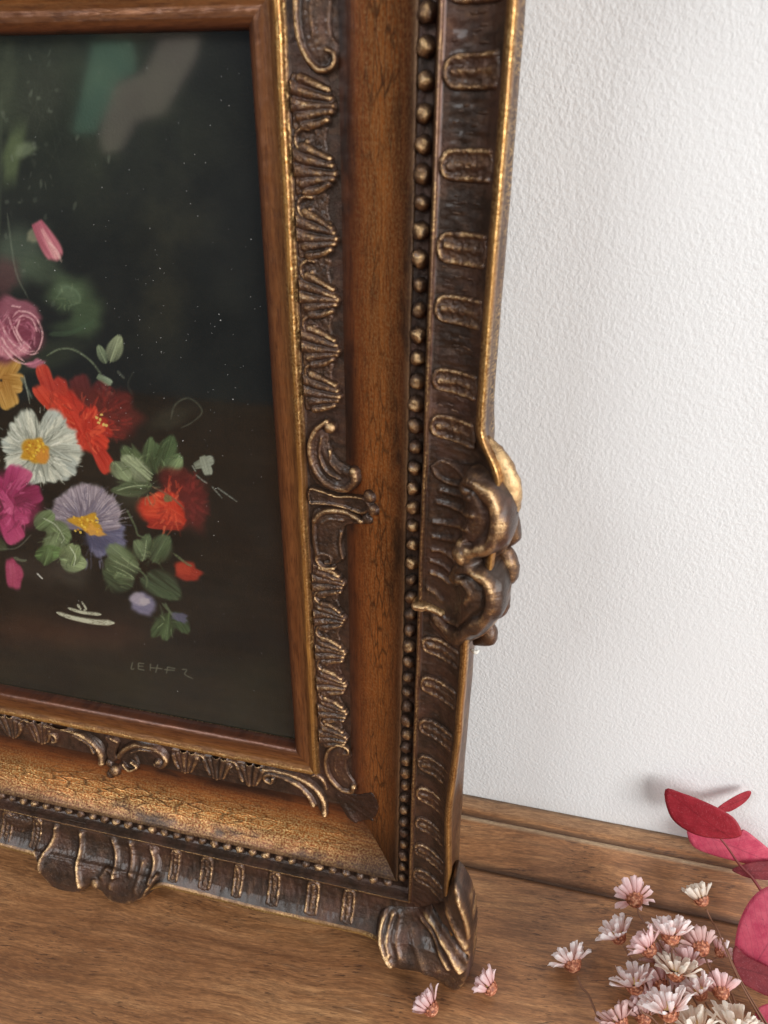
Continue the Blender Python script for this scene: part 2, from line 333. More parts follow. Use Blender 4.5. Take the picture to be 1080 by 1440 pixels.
# ---- carved pieces as real relief patches
def seg_dist(Wg, Sg, pts, n=70):
    pts = np.array(pts, float)
    if len(pts) > 2:       # smooth the polyline (Catmull-Rom)
        out = []; P = np.vstack([2*pts[0]-pts[1], pts, 2*pts[-1]-pts[-2]])
        for i in range(1, len(P)-2):
            for u in np.linspace(0, 1, max(4, n//len(pts)), endpoint=False):
                a, b, c, d = P[i-1], P[i], P[i+1], P[i+2]
                out.append(.5*((2*b)+(c-a)*u+(2*a-5*b+4*c-d)*u*u+(3*b-a-3*c+d)*u**3))
        out.append(pts[-1]); pts = np.array(out)
    best = np.full(Wg.shape, 1e9); bt = np.zeros(Wg.shape); N = len(pts)-1
    for i in range(N):
        a, b = pts[i], pts[i+1]; ab = b-a; l2 = max(ab@ab, 1e-9)
        u = np.clip(((Wg-a[0])*ab[0]+(Sg-a[1])*ab[1])/l2, 0, 1)
        d = np.hypot(Wg-a[0]-u*ab[0], Sg-a[1]-u*ab[1]); m = d < best
        best = np.where(m, d, best); bt = np.where(m, (i+u)/N, bt)
    return best, bt
def ridge(H, Wg, Sg, pts, r, h, r2=None, h2=None, p=.5, base=0.0):
    d, t = seg_dist(Wg, Sg, pts); r2 = r if r2 is None else r2; h2 = h if h2 is None else h2
    R = r+(r2-r)*t; HH = h+(h2-h)*t
    v = np.where(d < R, base+HH*np.clip(1-(d/R)**2, 0, 1)**p, -1e3)
    return np.maximum(H, v)
def groove(H, Wg, Sg, pts, r, h):
    d, t = seg_dist(Wg, Sg, pts); return H - h*np.exp(-(d/r)**2)*(H > 0)
def ball(H, Wg, Sg, c, r, h, base=0.0):
    d = np.hypot(Wg-c[0], Sg-c[1]); return np.maximum(H, np.where(d < r, base+h*np.sqrt(np.clip(1-(d/r)**2, 0, 1)), -1e3))
def inpoly(Wg, Sg, poly):
    """signed distance (positive inside) to a closed smooth outline"""
    P = np.array(poly, float); n = len(P); out = []
    for i in range(n):
        a, b, c, d = P[i-1], P[i], P[(i+1) % n], P[(i+2) % n]
        for u in np.linspace(0, 1, 5, endpoint=False): out.append(.5*((2*b)+(c-a)*u+(2*a-5*b+4*c-d)*u*u+(3*b-a-3*c+d)*u**3))
    P = np.array(out); ins = np.zeros(Wg.shape, bool); dist = np.full(Wg.shape, 1e9)
    for i in range(len(P)):
        a, b = P[i-1], P[i]; ab = b-a; u = np.clip(((Wg-a[0])*ab[0]+(Sg-a[1])*ab[1])/max(ab@ab, 1e-9), 0, 1)
        dist = np.minimum(dist, np.hypot(Wg-a[0]-u*ab[0], Sg-a[1]-u*ab[1]))
        if a[1] != b[1]:
            c = ((a[1] > Sg) != (b[1] > Sg)) & (Wg < (b[0]-a[0])*(Sg-a[1])/(b[1]-a[1])+a[0]); ins ^= c
    return np.where(ins, dist, -dist)
def blur(H, k):
    for _ in range(k):
        H = (H + np.roll(H, 1, 0)+np.roll(H, -1, 0)+np.roll(H, 1, 1)+np.roll(H, -1, 1))/5
    return H
def surf_rail(axis, mirror=False, pf=prof):
    def f(w, s):
        z = pf(w); dz = (pf(w+.6)-pf(w-.6))/1.2; dz = np.clip(dz, -1.2, 1.2); q = 1/np.sqrt(1+dz*dz)
        if axis == 'R':
            ss = OH-s if mirror else s
            return np.stack([w, ss, z], -1), np.stack([-dz*q, 0*q, q], -1), mirror
        ss = -OW-s if mirror else s
        return np.stack([ss, -w, z], -1), np.stack([0*q, dz*q, q], -1), (not mirror)
    return f
def surf_corner(mx=False, my=False, pf=prof, flat=False):
    def f(x, y):
        k = 2.5; a, b = x, -y; m = .5*(a+b+np.sqrt((a-b)**2+k*k))
        z = pf(m); n = np.stack([0*x, 0*x, 1+0*x], -1)
        X_ = -OW-x if mx else x; Y_ = OH-y if my else y
        return np.stack([X_, Y_, z], -1), n, (mx != my)
    return f
LOWD = 7.0
def low(w): return LOWD*sm(87, 95, w)
def lowered(sf, corner=False):
    def f(a, b):
        P, Nn, fl = sf(a, b); P = P.copy(); P[..., 2] -= low(np.maximum(a, -b) if corner else a); return P, Nn, fl
    return f
def rounded(H, wl, b):
    k = np.sqrt(np.clip(1-(1-np.clip(b/5.0, 0, 1))**2, 0, 1)); return np.where(H > -100, H*(.45+.55*sm(0, 3, b))+low(wl)*k, H)
def patch_mesh(name, wr, sr, res, hf, surf, skirt=.6, rough=.25, wearbias=0.0, mat=None, k=1, seed=0, lw=None):
    w = np.arange(wr[0], wr[1]+res, res); s = np.arange(sr[0], sr[1]+res, res); Wg, Sg = np.meshgrid(w, s)
    H = hf(Wg, Sg); inside = H > .02
    Hc = np.where(inside, H, 0.0)
    if k: Hc = blur(Hc, k)
    Hw = Hc if lw is None else np.maximum(Hc-low(lw(Wg, Sg)), -1.5)
    lap = (blur(Hw, 2)-blur(Hw, 7))
    lap2 = (blur(Hw, 5)-blur(Hw, 25))
    n = fbm(Wg*.9, Sg*.9, 4, seed+3)-.5
    Hc = Hc + rough*n*2*(Hc > .3)
    near = np.zeros_like(inside); near[1:-1, 1:-1] = inside[1:-1, 1:-1] | inside[:-2, 1:-1] | inside[2:, 1:-1] | inside[1:-1, :-2] | inside[1:-1, 2:] | inside[:-2, :-2] | inside[2:, 2:] | inside[:-2, 2:] | inside[2:, :-2]
    Hc = np.where(inside, Hc, -skirt)
    P, Nn, flip = surf(Wg, Sg); P = P + Nn*Hc[..., None]
    wear = np.clip(.10 + .9*lap + .60*lap2 + .095*np.maximum(Hw, 0) + .5*(fbm(Wg*.35, Sg*.35, 4, seed+9)-.5) + wearbias, 0, 1)
    if lw is not None:
        ins = blur(inside.astype(float), 10); wear = np.clip(wear+.75*sm(.98, .80, ins)*(low(lw(Wg, Sg)) > 2)*sm(.35, .6, fbm(Wg*.12, Sg*.12, 3, seed+21)), 0, 1)
    nr, nc = Wg.shape
    q = (near[:-1, :-1] & near[1:, :-1] & near[:-1, 1:] & near[1:, 1:]) & (inside[:-1, :-1] | inside[1:, :-1] | inside[:-1, 1:] | inside[1:, 1:])
    F = grid_faces(nr, nc, flip)[q.ravel()]
    use = np.zeros(nr*nc, bool); use[F.ravel()] = True; idx = np.cumsum(use)-1
    V = P.reshape(-1, 3)[use]/1000; F = idx[F]
    me = mk_mesh(name, V, F, mat or M_BR); fattr(me, 'wear', wear.ravel()[use]); return me

# acanthus cells of the inner carved band
def cell(Wg, V, v=0):
    r = np.random.default_rng(v+11); j = lambda a: a+r.normal(0, .22)
    H = np.full(Wg.shape, -1e3)
    body = inpoly(Wg, V, [(15.6, 9.6), (15.4, 0), (15.6, -7), (18, -7.6), (23, -6.4), (28.5, -4.6), (31.2, -2.2), (32.2, .3), (31.4, 2.4), (29.5, 5.2), (24, 7.2), (20, 9.8)])
    H = np.where(body > 0, 1.3*sm(0, 1.0, body), H)
    for pts, a, b in (([(19.5, j(8.2)), (24, 6.8), (29.4, j(4.6))], 2.1, 1.2), ([(16.3, j(5.6)), (22, 4.0), (30.2, j(2.4))], 2.5, 1.3), ([(16.2, j(.8)), (22, .2), (31.2, j(.3))], 2.6, 1.3), ([(19.0, j(-3.2)), (24, -2.2), (30.4, j(-1.3))], 2.1, 1.2), ([(20.2, j(-6.0)), (25, -5.2), (28.8, j(-3.6))], 1.9, 1.2)):
        H = ridge(H, Wg, V, pts, a, 1.9, b, 2.1, .6, .6)
    H = ball(H, Wg, V, (31.0, j(.2)), 1.5, 1.4, .6)
    return H
def knob(Wg, V, v=0):
    H = np.full(Wg.shape, -1e3); bb = inpoly(Wg, V, [(15.5, 5.5), (15.4, -5.5), (24, -7), (28.6, -5.5), (28, 0), (28.6, 4.5), (22, 6)])
    H = np.where(bb > 0, .75*sm(0, .8, bb)+.5*(fbm(Wg*.9, V*.9+v*7, 3)-.4), H)
    d = np.hypot(Wg-20.4, V); H = np.where(d < 4.0, .55, H)
    H = ridge(H, Wg, V, [(22.0, 3.4), (19.2, 3.5), (16.9, 1.6), (16.9, -1.2), (19.0, -3.3), (22.2, -3.3), (24.5, -4.4), (28.6, -5.2)], .95, 1.7, .8, 1.3, .55, .3)
    H = ball(H, Wg, V, (21.2, -.6), 1.3, 1.5, .2); H = ball(H, Wg, V, (27.8, -5.2), 1.2, 1.3, .3)
    return H
def shifted(fn, c, v=0, sgn=1): return lambda Wg, S: fn(Wg, (S-c)*sgn, v)
fans = [302.5, 281.8, 260.0, 238.0, 218.8, 200.4]; knobs = [292.3, 270.6, 248.6, 228.2, 209.2]
lowfans = [112.0, 92.7, 72.2, 52.5, 34.5, 17.5]; lowknobs = [102.0, 82.2, 62.0, 43.2, 25.6]
RS = surf_rail('R'); BS = surf_rail('B')
for i, c in enumerate(fans + lowfans):
    sg = 1 if i < 6 else -1; lo, hi = (c-9, c+11) if sg > 0 else (c-11, c+9)
    part('acanthus_leaf', patch_mesh('acanthus_leaf', (14.5, 33.5), (lo, hi), .25, shifted(cell, c, i, sg), RS, wearbias=.10, rough=.45, seed=i))
for i, c in enumerate(knobs + lowknobs):
    sg = 1 if i < 5 else -1
    part('shell_cup', patch_mesh('shell_cup', (15, 31), (c-7, c+7), .25, shifted(knob, c, i, sg), RS, wearbias=.12, rough=.45, seed=i+30))
bf = [-26.5, -46.5, -66.0, -158.0, -178.0, -198.0]; bk = [-36.8, -56.6, -168.0, -188.2]
for i, c in enumerate(bf):
    sg = 1 if i < 3 else -1
    part('acanthus_leaf', patch_mesh('acanthus_leaf', (14.5, 33.5), (c-11, c+11), .3, shifted(cell, c, i+40, sg), BS, wearbias=.05, seed=i+50))
for i, c in enumerate(bk):
    sg = 1 if i < 2 else -1
    part('shell_cup', patch_mesh('shell_cup', (15, 31), (c-7, c+7), .3, shifted(knob, c, i, sg), BS, wearbias=.12, seed=i+60))

# middle scroll of the carved band (v = distance from rail middle, + = up on the right rail)
def mid_upper(Wg, V, v=0):
    H = np.full(Wg.shape, -1e3)
    b = inpoly(Wg, V, [(20, 25), (17, 18), (16, 8), (17.5, 1), (22, -3.5), (30, -4.4), (37, -1), (39.6, 4), (38.6, 8), (34, 8.4), (29, 11), (26, 17), (25.5, 23)])
    H = np.where(b > 0, 1.2+1.2*sm(0, 4, b)-.9*sm(2.5, 5.5, b), H)
    H = ridge(H, Wg, V, [(25.5, 27), (20.5, 22.5), (17.8, 15), (18.6, 7), (22, 1), (27.5, -2.2), (33.5, -2.0), (37.8, 2.5), (37.6, 6.6)], 1.4, 2.6, 2.3, 2.8, .55, .6)
    H = ridge(H, Wg, V, [(23, 20), (21.8, 12), (24.5, 5), (30, 2)], .9, 1.6, .8, 1.4, .6, 1.2)
    H = ridge(H, Wg, V, [(26.5, 14), (27, 8.5), (31, 4.5)], .8, 1.3, .7, 1.2, .6, 1.2)
    H = ball(H, Wg, V, (26.9, 24.6), 2.9, 3.6, .4)
    return H
def mid_bone(Wg, V, v=0):
    H = np.full(Wg.shape, -1e3); o = [(15.4, -7.5), (17.5, -4.6), (24, -5.8), (30, -6.6), (37, -5.2), (43, -4.6), (45.4, -7.6), (42, -11.2), (36, -11.4), (28, -10.8), (20, -11.2), (16.3, -11.4)]
    b = inpoly(Wg, V, o); H = np.where(b > 0, 1.5, H); H = ridge(H, Wg, V, o+[o[0]], .75, 1.1, None, None, .6, 1.3)
    H = ball(H, Wg, V, (44.6, -3.0), 3.0, 2.6); H = ball(H, Wg, V, (46.6, -8.2), 2.8, 2.8); H = ball(H, Wg, V, (43.4, -14), 2.6, 1.8); return H
def mid_lower(Wg, V, v=0):
    H = np.full(Wg.shape, -1e3)
    b = inpoly(Wg, V, [(17, -16), (23, -12.6), (32, -11.8), (41.5, -14), (42.5, -17), (36, -19.5), (32.5, -22), (31.5, -30), (32, -37), (28, -41.5), (21, -43), (17, -39), (16, -28)])
    H = np.where(b > 0, 1.3*sm(0, 1, b)+.8*sm(2, 5, b), H)
    H = ridge(H, Wg, V, [(18.6, -20), (21.5, -16), (27.5, -13.8), (34, -13.6), (41, -15.6)], 1.7, 2.4, 1.5, 2.0, .55, .8)
    H = ridge(H, Wg, V, [(22, -20.5), (25.5, -18.2), (32, -17.6)], 1.0, 1.5, .9, 1.4, .6, 1.2)
    H = ridge(H, Wg, V, [(18.2, -20), (17.8, -30), (19.2, -39)], 1.3, 1.5, 1.2, 1.5, .6, .9)
    H = ridge(H, Wg, V, [(30.6, -24), (29.8, -31), (31.0, -37)], 1.0, 1.2, 1.0, 1.2, .6, .9)
    H = ridge(H, Wg, V, [(26.6, -43.2), (21.6, -43.6), (18.6, -40), (20.4, -36.6), (24.8, -37), (25.5, -40.2), (22.8, -41)], 1.0, 1.6, .9, 1.5, .6, 1.2)
    return H
for fn in (mid_upper, mid_bone, mid_lower):
    part('scroll_leaf', patch_mesh('scroll_leaf', (14, 51), (CV-46, CV+30), .3, shifted(fn, CV, 0, 1), RS, rough=.3, wearbias=-.02))
# bottom middle: left S-leaf, hanging knob, right C-scroll (coordinates w, x+112)
def bm_left(Wg, V, v=0):
    H = np.full(Wg.shape, -1e3)
    b = inpoly(Wg, V, [(14.8, -43), (14.6, -32), (16, -20), (20, -9), (27, -5), (36, -5), (36, -9), (29, -12), (24, -17), (20, -25), (20, -32), (24, -38), (29, -39.5), (28, -44), (22, -45)])
    H = np.where(b > 0, 1.4*sm(0, 1, b)+.9*sm(1.5, 4, b), H)
    H = ridge(H, Wg, V, [(16, -42), (15.6, -30), (18, -20), (22, -12), (29, -7.6), (36.4, -7)], 1.6, 2.2, 2.1, 3.6, .55, .9)
    H = ridge(H, Wg, V, [(20, -24), (24.6, -15), (30.5, -12.2)], 1.0, 1.6, 1.3, 1.8, .6, 1)
    H = ridge(H, Wg, V, [(25.6, -43), (22.6, -41), (23.4, -37.4), (27.4, -36.8), (28.8, -39.4)], 1.2, 1.9, 1.1, 2.2, .6, .6)
    return H
def bm_right(Wg, V, v=0):
    H = np.full(Wg.shape, -1e3)
    b = inpoly(Wg, V, [(38, 2), (33, 5), (28, 5), (22, 8), (16, 16), (15, 25), (17, 33), (24, 37), (31, 34), (32, 28), (28, 27), (25, 27), (22, 22), (26, 16), (33, 17), (38, 13), (39, 7)])
    H = np.where(b > 0, 1.3*sm(0, 1, b), H)
    H = ridge(H, Wg, V, [(29, 5), (23.6, 9), (18.4, 16), (17.4, 25), (20.2, 32), (25.5, 35), (30, 32), (29.6, 28.2)], 1.9, 2.6, 1.7, 2.4, .55, .9)
    H = ridge(H, Wg, V, [(24.6, 13), (21.4, 19), (21, 26)], .9, 1.5, .8, 1.2, .6, 1)
    H = ridge(H, Wg, V, [(34.6, 7.2), (37.6, 11), (34.6, 15.6), (31.4, 12.6)], 1.3, 2.6, 1.1, 2.6, .6, .8); H = ball(H, Wg, V, (28.0, 30.0), 2.6, 3.2, .3)
    return H
def bm_knob(Wg, V, v=0):
    H = np.full(Wg.shape, -1e3)
    b = inpoly(Wg, V, [(17, -4), (16, 3), (20, 6), (28, 3), (33, 3), (36, -2), (30, -5), (22, -3)]); H = np.where(b > 0, 1.5*sm(0, 1.5, b), H)
    H = ridge(H, Wg, V, [(17, 1), (19, 4.5)], 1.2, 1.8, 1.2, 1.4, .6, .8)
    H = ball(H, Wg, V, (39.5, 1.2), 3.7, 4.0); H = ball(H, Wg, V, (36, -2.5), 2.6, 2.8); H = ball(H, Wg, V, (42.4, -1.6), 2.6, 2.6); return H
for fn in (bm_left, bm_right, bm_knob):
    part('scroll_leaf', patch_mesh('scroll_leaf', (14, 46), (CHZ-47, CHZ+39), .3, shifted(fn, CHZ, 0, 1), BS, rough=.3, wearbias=-.04))

# inner corner scrolls (x, y)
def ic_c(Xg, Yg):
    H = np.full(Xg.shape, -1e3)
    b = inpoly(Xg, Yg, [(24, 12.5), (19, 6), (17.6, -4), (19.5, -13), (25, -20), (30, -22.5), (35, -20), (35.5, -13), (32, -8), (31, 0), (33.5, 5), (32, 10.5), (28, 12.8)])
    H = np.where(b > 0, 1.3*sm(0, 1, b)+.6*sm(2, 5, b), H)
    H = ridge(H, Xg, Yg, [(29, 6.0), (31.8, 7.6), (30.8, 11), (26, 11.6), (21.2, 6.6), (19.2, -1), (19.6, -9), (22.6, -15.6), (27.6, -19.8), (33, -19.2), (34.6, -15.2)], 1.0, 1.6, 1.7, 2.6, .55, .9)
    H = ridge(H, Xg, Yg, [(24.6, 2), (24, -6), (27, -13)], .9, 1.2, .8, 1.0, .6, 1.2)
    return H
def ic_leaf(Xg, Yg):
    H = np.full(Xg.shape, -1e3)
    b = inpoly(Xg, Yg, [(24, -19), (30, -23), (38, -22), (46, -14), (50, -20), (48, -30), (42, -38), (34, -42), (27, -36), (24, -28)])
    H = np.where(b > 0, .35*sm(0, 4, b), H)
    for p in ([(27, -22), (36, -23.5), (45.5, -15)], [(28, -26), (38, -28), (48, -23)], [(28, -28), (36, -33), (45, -34)], [(25.5, -27), (30, -35), (35.5, -40.5)]): H = ridge(H, Xg, Yg, p, 1.9, .45, 1.2, .3, .9, .3)
    return H
def ic_s(Xg, Yg):
    H = np.full(Xg.shape, -1e3)
    b = inpoly(Xg, Yg, [(-19, -17), (-8, -14.8), (3, -16.5), (11, -20), (17, -27), (19.6, -37), (17.6, -41), (15, -39), (11.8, -35), (7, -30), (0, -26), (-6, -22.8), (-10, -24), (-12, -28), (-17, -27)])
    H = np.where(b > 0, 1.2*sm(0, 1, b), H)
    H = ridge(H, Xg, Yg, [(-12, -22.6), (-13.4, -26), (-16.8, -24.6), (-16.6, -21.4), (-12.5, -19.6), (-5, -20.6), (3, -24.4), (8.4, -29.6), (11.2, -35)], 1.1, 2.0, 1.7, 2.4, .55, .8)
    H = ridge(H, Xg, Yg, [(-17.5, -17.6), (-7, -16.8), (4, -19.0), (12, -23.6), (16.8, -31), (18.0, -39)], 1.2, 1.8, 1.9, 2.6, .55, .8)
    H = ridge(H, Xg, Yg, [(12.6, -13.6), (16.8, -17.4), (18.6, -23)], 1.7, 2.0, 1.2, 1.6, .6, .2)
    return H
for fn, xr, yr, wb in ((ic_c, (15, 38), (-25, 16), .02), (ic_leaf, (22, 53), (-45, -11), -.30), (ic_s, (-22, 22), (-43, -11), .05)):
    for mx in (False, True):
        for my in (False, True):
            part('corner_scroll', patch_mesh('corner_scroll', xr, yr, .3, fn, surf_corner(mx, my), rough=.3, wearbias=wb))

# flutes in the outer cove
def flute(Wg, V, v=0, hw=4.1):
    r = np.random.default_rng(v+3); H = np.full(Wg.shape, -1e3); hw = hw+r.normal(0, .25)
    o = [(87.6, hw), (80, hw), (74.6, hw*.9), (72.6, hw*.45), (72.2, 0), (72.6, -hw*.45), (74.6, -hw*.9), (80, -hw), (87.6, -hw)]
    b = inpoly(Wg, V, [(88.4, hw+.5)]+o[1:-1]+[(88.4, -hw-.5)]); H = np.where(b > 0, .8*sm(0, .8, b), H)
    H = ridge(H, Wg, V, o, 1.1, 1.2, None, None, .6, .25)
    H = ridge(H, Wg, V, [(74.8, r.normal(0, .4)), (80, 0), (86.6, 0)], 1.5, 1.1, 1.2, .6, .6, .6)
    if hw > 3.2: H = ridge(H, Wg, V, [(77, 1.9), (85, 2.0)], .55, .5, .5, .4, .6, .3)
    return H - .5*sm(84, 88.4, Wg)*(H > 0)
fl_R = [333, 311.1, 286.3, 261.8, 242.2, 217.5, 200.0, 101, 79.3, 54.6, 32.0, 11.5, -9.0, -28.0, -47.5]
for i, c in enumerate(fl_R):
    part('flute', patch_mesh('flute', (70.5, 89.5), (c-6, c+6), .3, shifted(flute, c, i, 1), RS, wearbias=.22, rough=.6, k=2, seed=i+80))
for i, c in enumerate([37.0, 16.5, -6.2, -27.6, -47.2, -66.8, -157-0.5, -178, -199, -220]):
    fb = lambda Wg, V, v: flute(Wg, V, v, 2.7)
    part('flute', patch_mesh('flute', (70.5, 89.5), (c-6, c+6), .3, shifted(fb, c, i+20, 1), BS, wearbias=.20, rough=.6, k=2, seed=i+110))
# small punched marks between flutes
def pits(Wg, V, v=0):
    r = np.random.default_rng(v); H = np.full(Wg.shape, -1e3)
    for _ in range(7):
        a, b = r.uniform(74, 84), r.uniform(-4, 4); H = ridge(H, Wg, V, [(a, b), (a+r.uniform(.6, 2.6), b+r.uniform(-.3, .3))], .5, .32, .35, .25, .6, .05)
    return H
for i in range(6):
    c = (fl_R[i]+fl_R[i+1])/2
    part('chased_mark', patch_mesh('chased_mark', (73, 88), (c-5, c+5), .3, shifted(pits, c, i, 1), RS, wearbias=.1, k=0, seed=i+140))

# ---- middle cartouche of the right rail
def cart_r(Wg, V, v=0):
    o = [(71.2, -42), (71.2, 10), (72.4, 20.5), (77, 24.6), (84, 25), (90, 27), (96, 27), (102.6, 22), (106, 13), (106.6, 4), (104, -3), (99.5, -7.4), (97.6, -10), (101.2, -11.4), (105.6, -17), (106.6, -28), (103, -38), (97, -47), (88, -54), (80, -52), (74, -47)]
    b = inpoly(Wg, V, o); H = np.where(b > 0, .8*sm(0, 1.5, b)+.35, -1e3)
    H = H + (b > 0)*(1.6*sm(78, 96, Wg)-1.5*np.exp(-((Wg-88)/8)**2-((V-8)/13)**2) - 1.4*np.exp(-((Wg-87)/6.5)**2-((V+36)/9)**2))
    for p, r_, h in (([(77.4, 12.1), (84, 12.6), (92, 15.5)], 1.3, 1.2), ([(76.3, 6.8), (86, 7.0), (95, 9.5)], 1.3, 1.3), ([(74.7, -2.0), (82, -1.0), (92, 2.5)], 1.3, 1.2), ([(75.1, -8.5), (80, -8), (88, -5)], 1.2, 1.0), ([(75.1, -14.4), (79, -14), (86, -14.5)], 1.2, 1.0),
                    ([(74.7, -25), (79, -25.6), (83.4, -26.7)], 1.3, 1.3), ([(73.5, -33), (77, -34.5), (80, -37)], 1.2, 1.1), ([(74.5, -19.6), (79, -20), (84, -21)], 1.2, 1.0)):
        d, t = seg_dist(Wg, V, p); H = H+(b > 0)*h*np.exp(-(d/(r_*.75))**2)
    lens = [(72.8, 21.0), (76, 17.6), (81, 16.4), (87.6, 17.8), (89, 20.2), (84, 23), (77, 24)]
    H = ridge(H, Wg, V, lens+[lens[0]], .8, 1.0, None, None, .6, 1.2)
    H = ridge(H, Wg, V, [(88.8, 18), (93.4, 22.4), (98.6, 20.5), (102, 14.5), (102.6, 6), (100.6, -1.6), (96.5, -6.8), (91.6, -6.4)], 3.0, 2.2, 5.0, 3.6, .42, 1.3)
    H = ball(H, Wg, V, (91.2, -8.2), 4.6, 5.0, 1.2)
    H = groove(H, Wg, V, [(90.5, 19.5), (94.6, 18.6), (98.4, 13), (98.8, 5), (96.4, -1.6), (92, -3)], .8, 1.5)
    H = groove(H, Wg, V, [(92, 24.2), (98.5, 23.2), (103.6, 16), (104.6, 6), (102.2, -3)], .6, .9)
    H = ridge(H, Wg, V, [(86.4, -22.5), (90.5, -14.6), (97, -13.4), (101.6, -19), (102.4, -28), (99, -37.5), (93.4, -46.4), (85.4, -51.6), (79, -49)], 2.6, 2.8, 4.6, 2.0, .42, 1.2)
    H = ridge(H, Wg, V, [(86.6, -22), (92.4, -19.6), (96.4, -23.5), (94.6, -28.5)], 2.0, 2.4, 1.6, 1.8, .6, 1.8)
    H = groove(H, Wg, V, [(90.5, -17.6), (96.2, -16.8), (99.2, -21), (99.2, -29), (95.6, -37), (90.4, -43), (84, -46.6)], .8, 1.5)
    H = groove(H, Wg, V, [(97, -11.8), (103, -16.6), (104.6, -27), (101, -38.6), (95, -47.6)], .6, .8)
    H = ridge(H, Wg, V, [(79, -43), (84, -45), (90, -42)], 1.2, 1.0, 1.0, .8, .6, 1.2)
    return rounded(H, Wg, b)
CS = lowered(surf_rail('R', False, profx))
part('middle_cartouche', patch_mesh('middle_cartouche', (70, 109), (CV-56, CV+30), .3, shifted(cart_r, CV, 0, 1), CS, skirt=3, rough=.20, wearbias=.02, k=4, lw=lambda w, s: w), label='swelling shell and scroll cartouche on the right rim')
fleck = lambda Wg, V, v=0: ridge(np.full(Wg.shape, -1e3), Wg, V, [(70.6, -41.4), (75, -41.8), (80.4, -42.6)], 2.1, 2.6, 1.6, 2.2, .7, 1.2)
part('gold_fleck', patch_mesh('gold_fleck', (68, 83), (CV-46, CV-38), .3, shifted(fleck, CV, 0, 1), CS, skirt=1, rough=.6, wearbias=.75))
# leaf tips behind it, seen past the rim
def lobe_mesh(name, pts, radii, flat=.7, ns=14, seed=0, wear=.3):
    P = np.array(pts, float); out = []; Q = np.vstack([2*P[0]-P[1], P, 2*P[-1]-P[-2]]); R = []
    rr = np.array(radii, float)
    for i in range(1, len(Q)-2):
        for u in np.linspace(0, 1, 6, endpoint=(i == len(Q)-3)):
            a, b, c, d = Q[i-1], Q[i], Q[i+1], Q[i+2]; out.append(.5*((2*b)+(c-a)*u+(2*a-5*b+4*c-d)*u*u+(3*b-a-3*c+d)*u**3)); R.append(rr[i-1]*(1-u)+rr[i]*u)
    C = np.array(out); R = np.array(R); T = np.gradient(C, axis=0); T /= np.linalg.norm(T, axis=1)[:, None]+1e-9
    V = []; up = np.array([0, 0, 1.0])
    for c, r, t in zip(C, R, T):
        a = np.cross(t, up); a /= np.linalg.norm(a)+1e-9; b = np.cross(a, t)
        for k in range(ns):
            th = 2*PI*k/ns; q = c+a*math.cos(th)*r+b*math.sin(th)*r*flat
            q = q+(vn(q[0]*.6+seed, q[1]*.6, 3)-.5)*.8; V.append(q)
    n = len(C); F = []
    for i in range(n-1):
        for k in range(ns): F.append((i*ns+k, i*ns+(k+1) % ns, (i+1)*ns+(k+1) % ns, (i+1)*ns+k))
    F.append(tuple(range(ns))[::-1]); F.append(tuple(range((n-1)*ns, n*ns)))
    V = np.array(V); me = mk_mesh(name, V/1000, F, M_BR)
    fattr(me, 'wear', np.clip(wear+.5*(V[:, 2]-V[:, 2].mean())/6, 0, 1)); return me
c0 = CV
for k, (pts, rad, w_) in enumerate((
    ([(93, c0+37, 31), (98, c0+30, 33), (102, c0+22, 34), (103.4, c0+12, 33), (101, c0+4, 32)], [1.2, 3.6, 4.4, 4.4, 2.4], .75),
    ([(97, c0+8, 26), (103.2, c0+4, 28), (104.8, c0-3, 28), (101, c0-9, 26)], [2, 3.8, 4.0, 2], .25),
    ([(98, c0-8, 27), (104, c0-12, 29), (105.2, c0-20, 29), (102, c0-27, 27)], [2, 4.0, 4.2, 2], .3),
    ([(98, c0-26, 26), (103, c0-31, 27), (103, c0-38, 27), (99, c0-44, 26)], [2, 3.6, 3.6, 1.6], .25),
    ([(92, c0-44, 26), (98.6, c0-47, 28), (99.4, c0-52, 28), (94, c0-57, 26)], [1.8, 3.6, 4.0, 1.6], .15))):
    part('leaf_tip', lobe_mesh('leaf_tip', pts, rad, .9, seed=k*3, wear=w_))
part('chipped_spot', lobe_mesh('chipped_spot', [(92.6, c0-60.4, 27), (94.6, c0-60.6, 28), (96.4, c0-59.4, 28)], [.5, 1.1, .4], .8)).data.materials[0] = M_CHIP

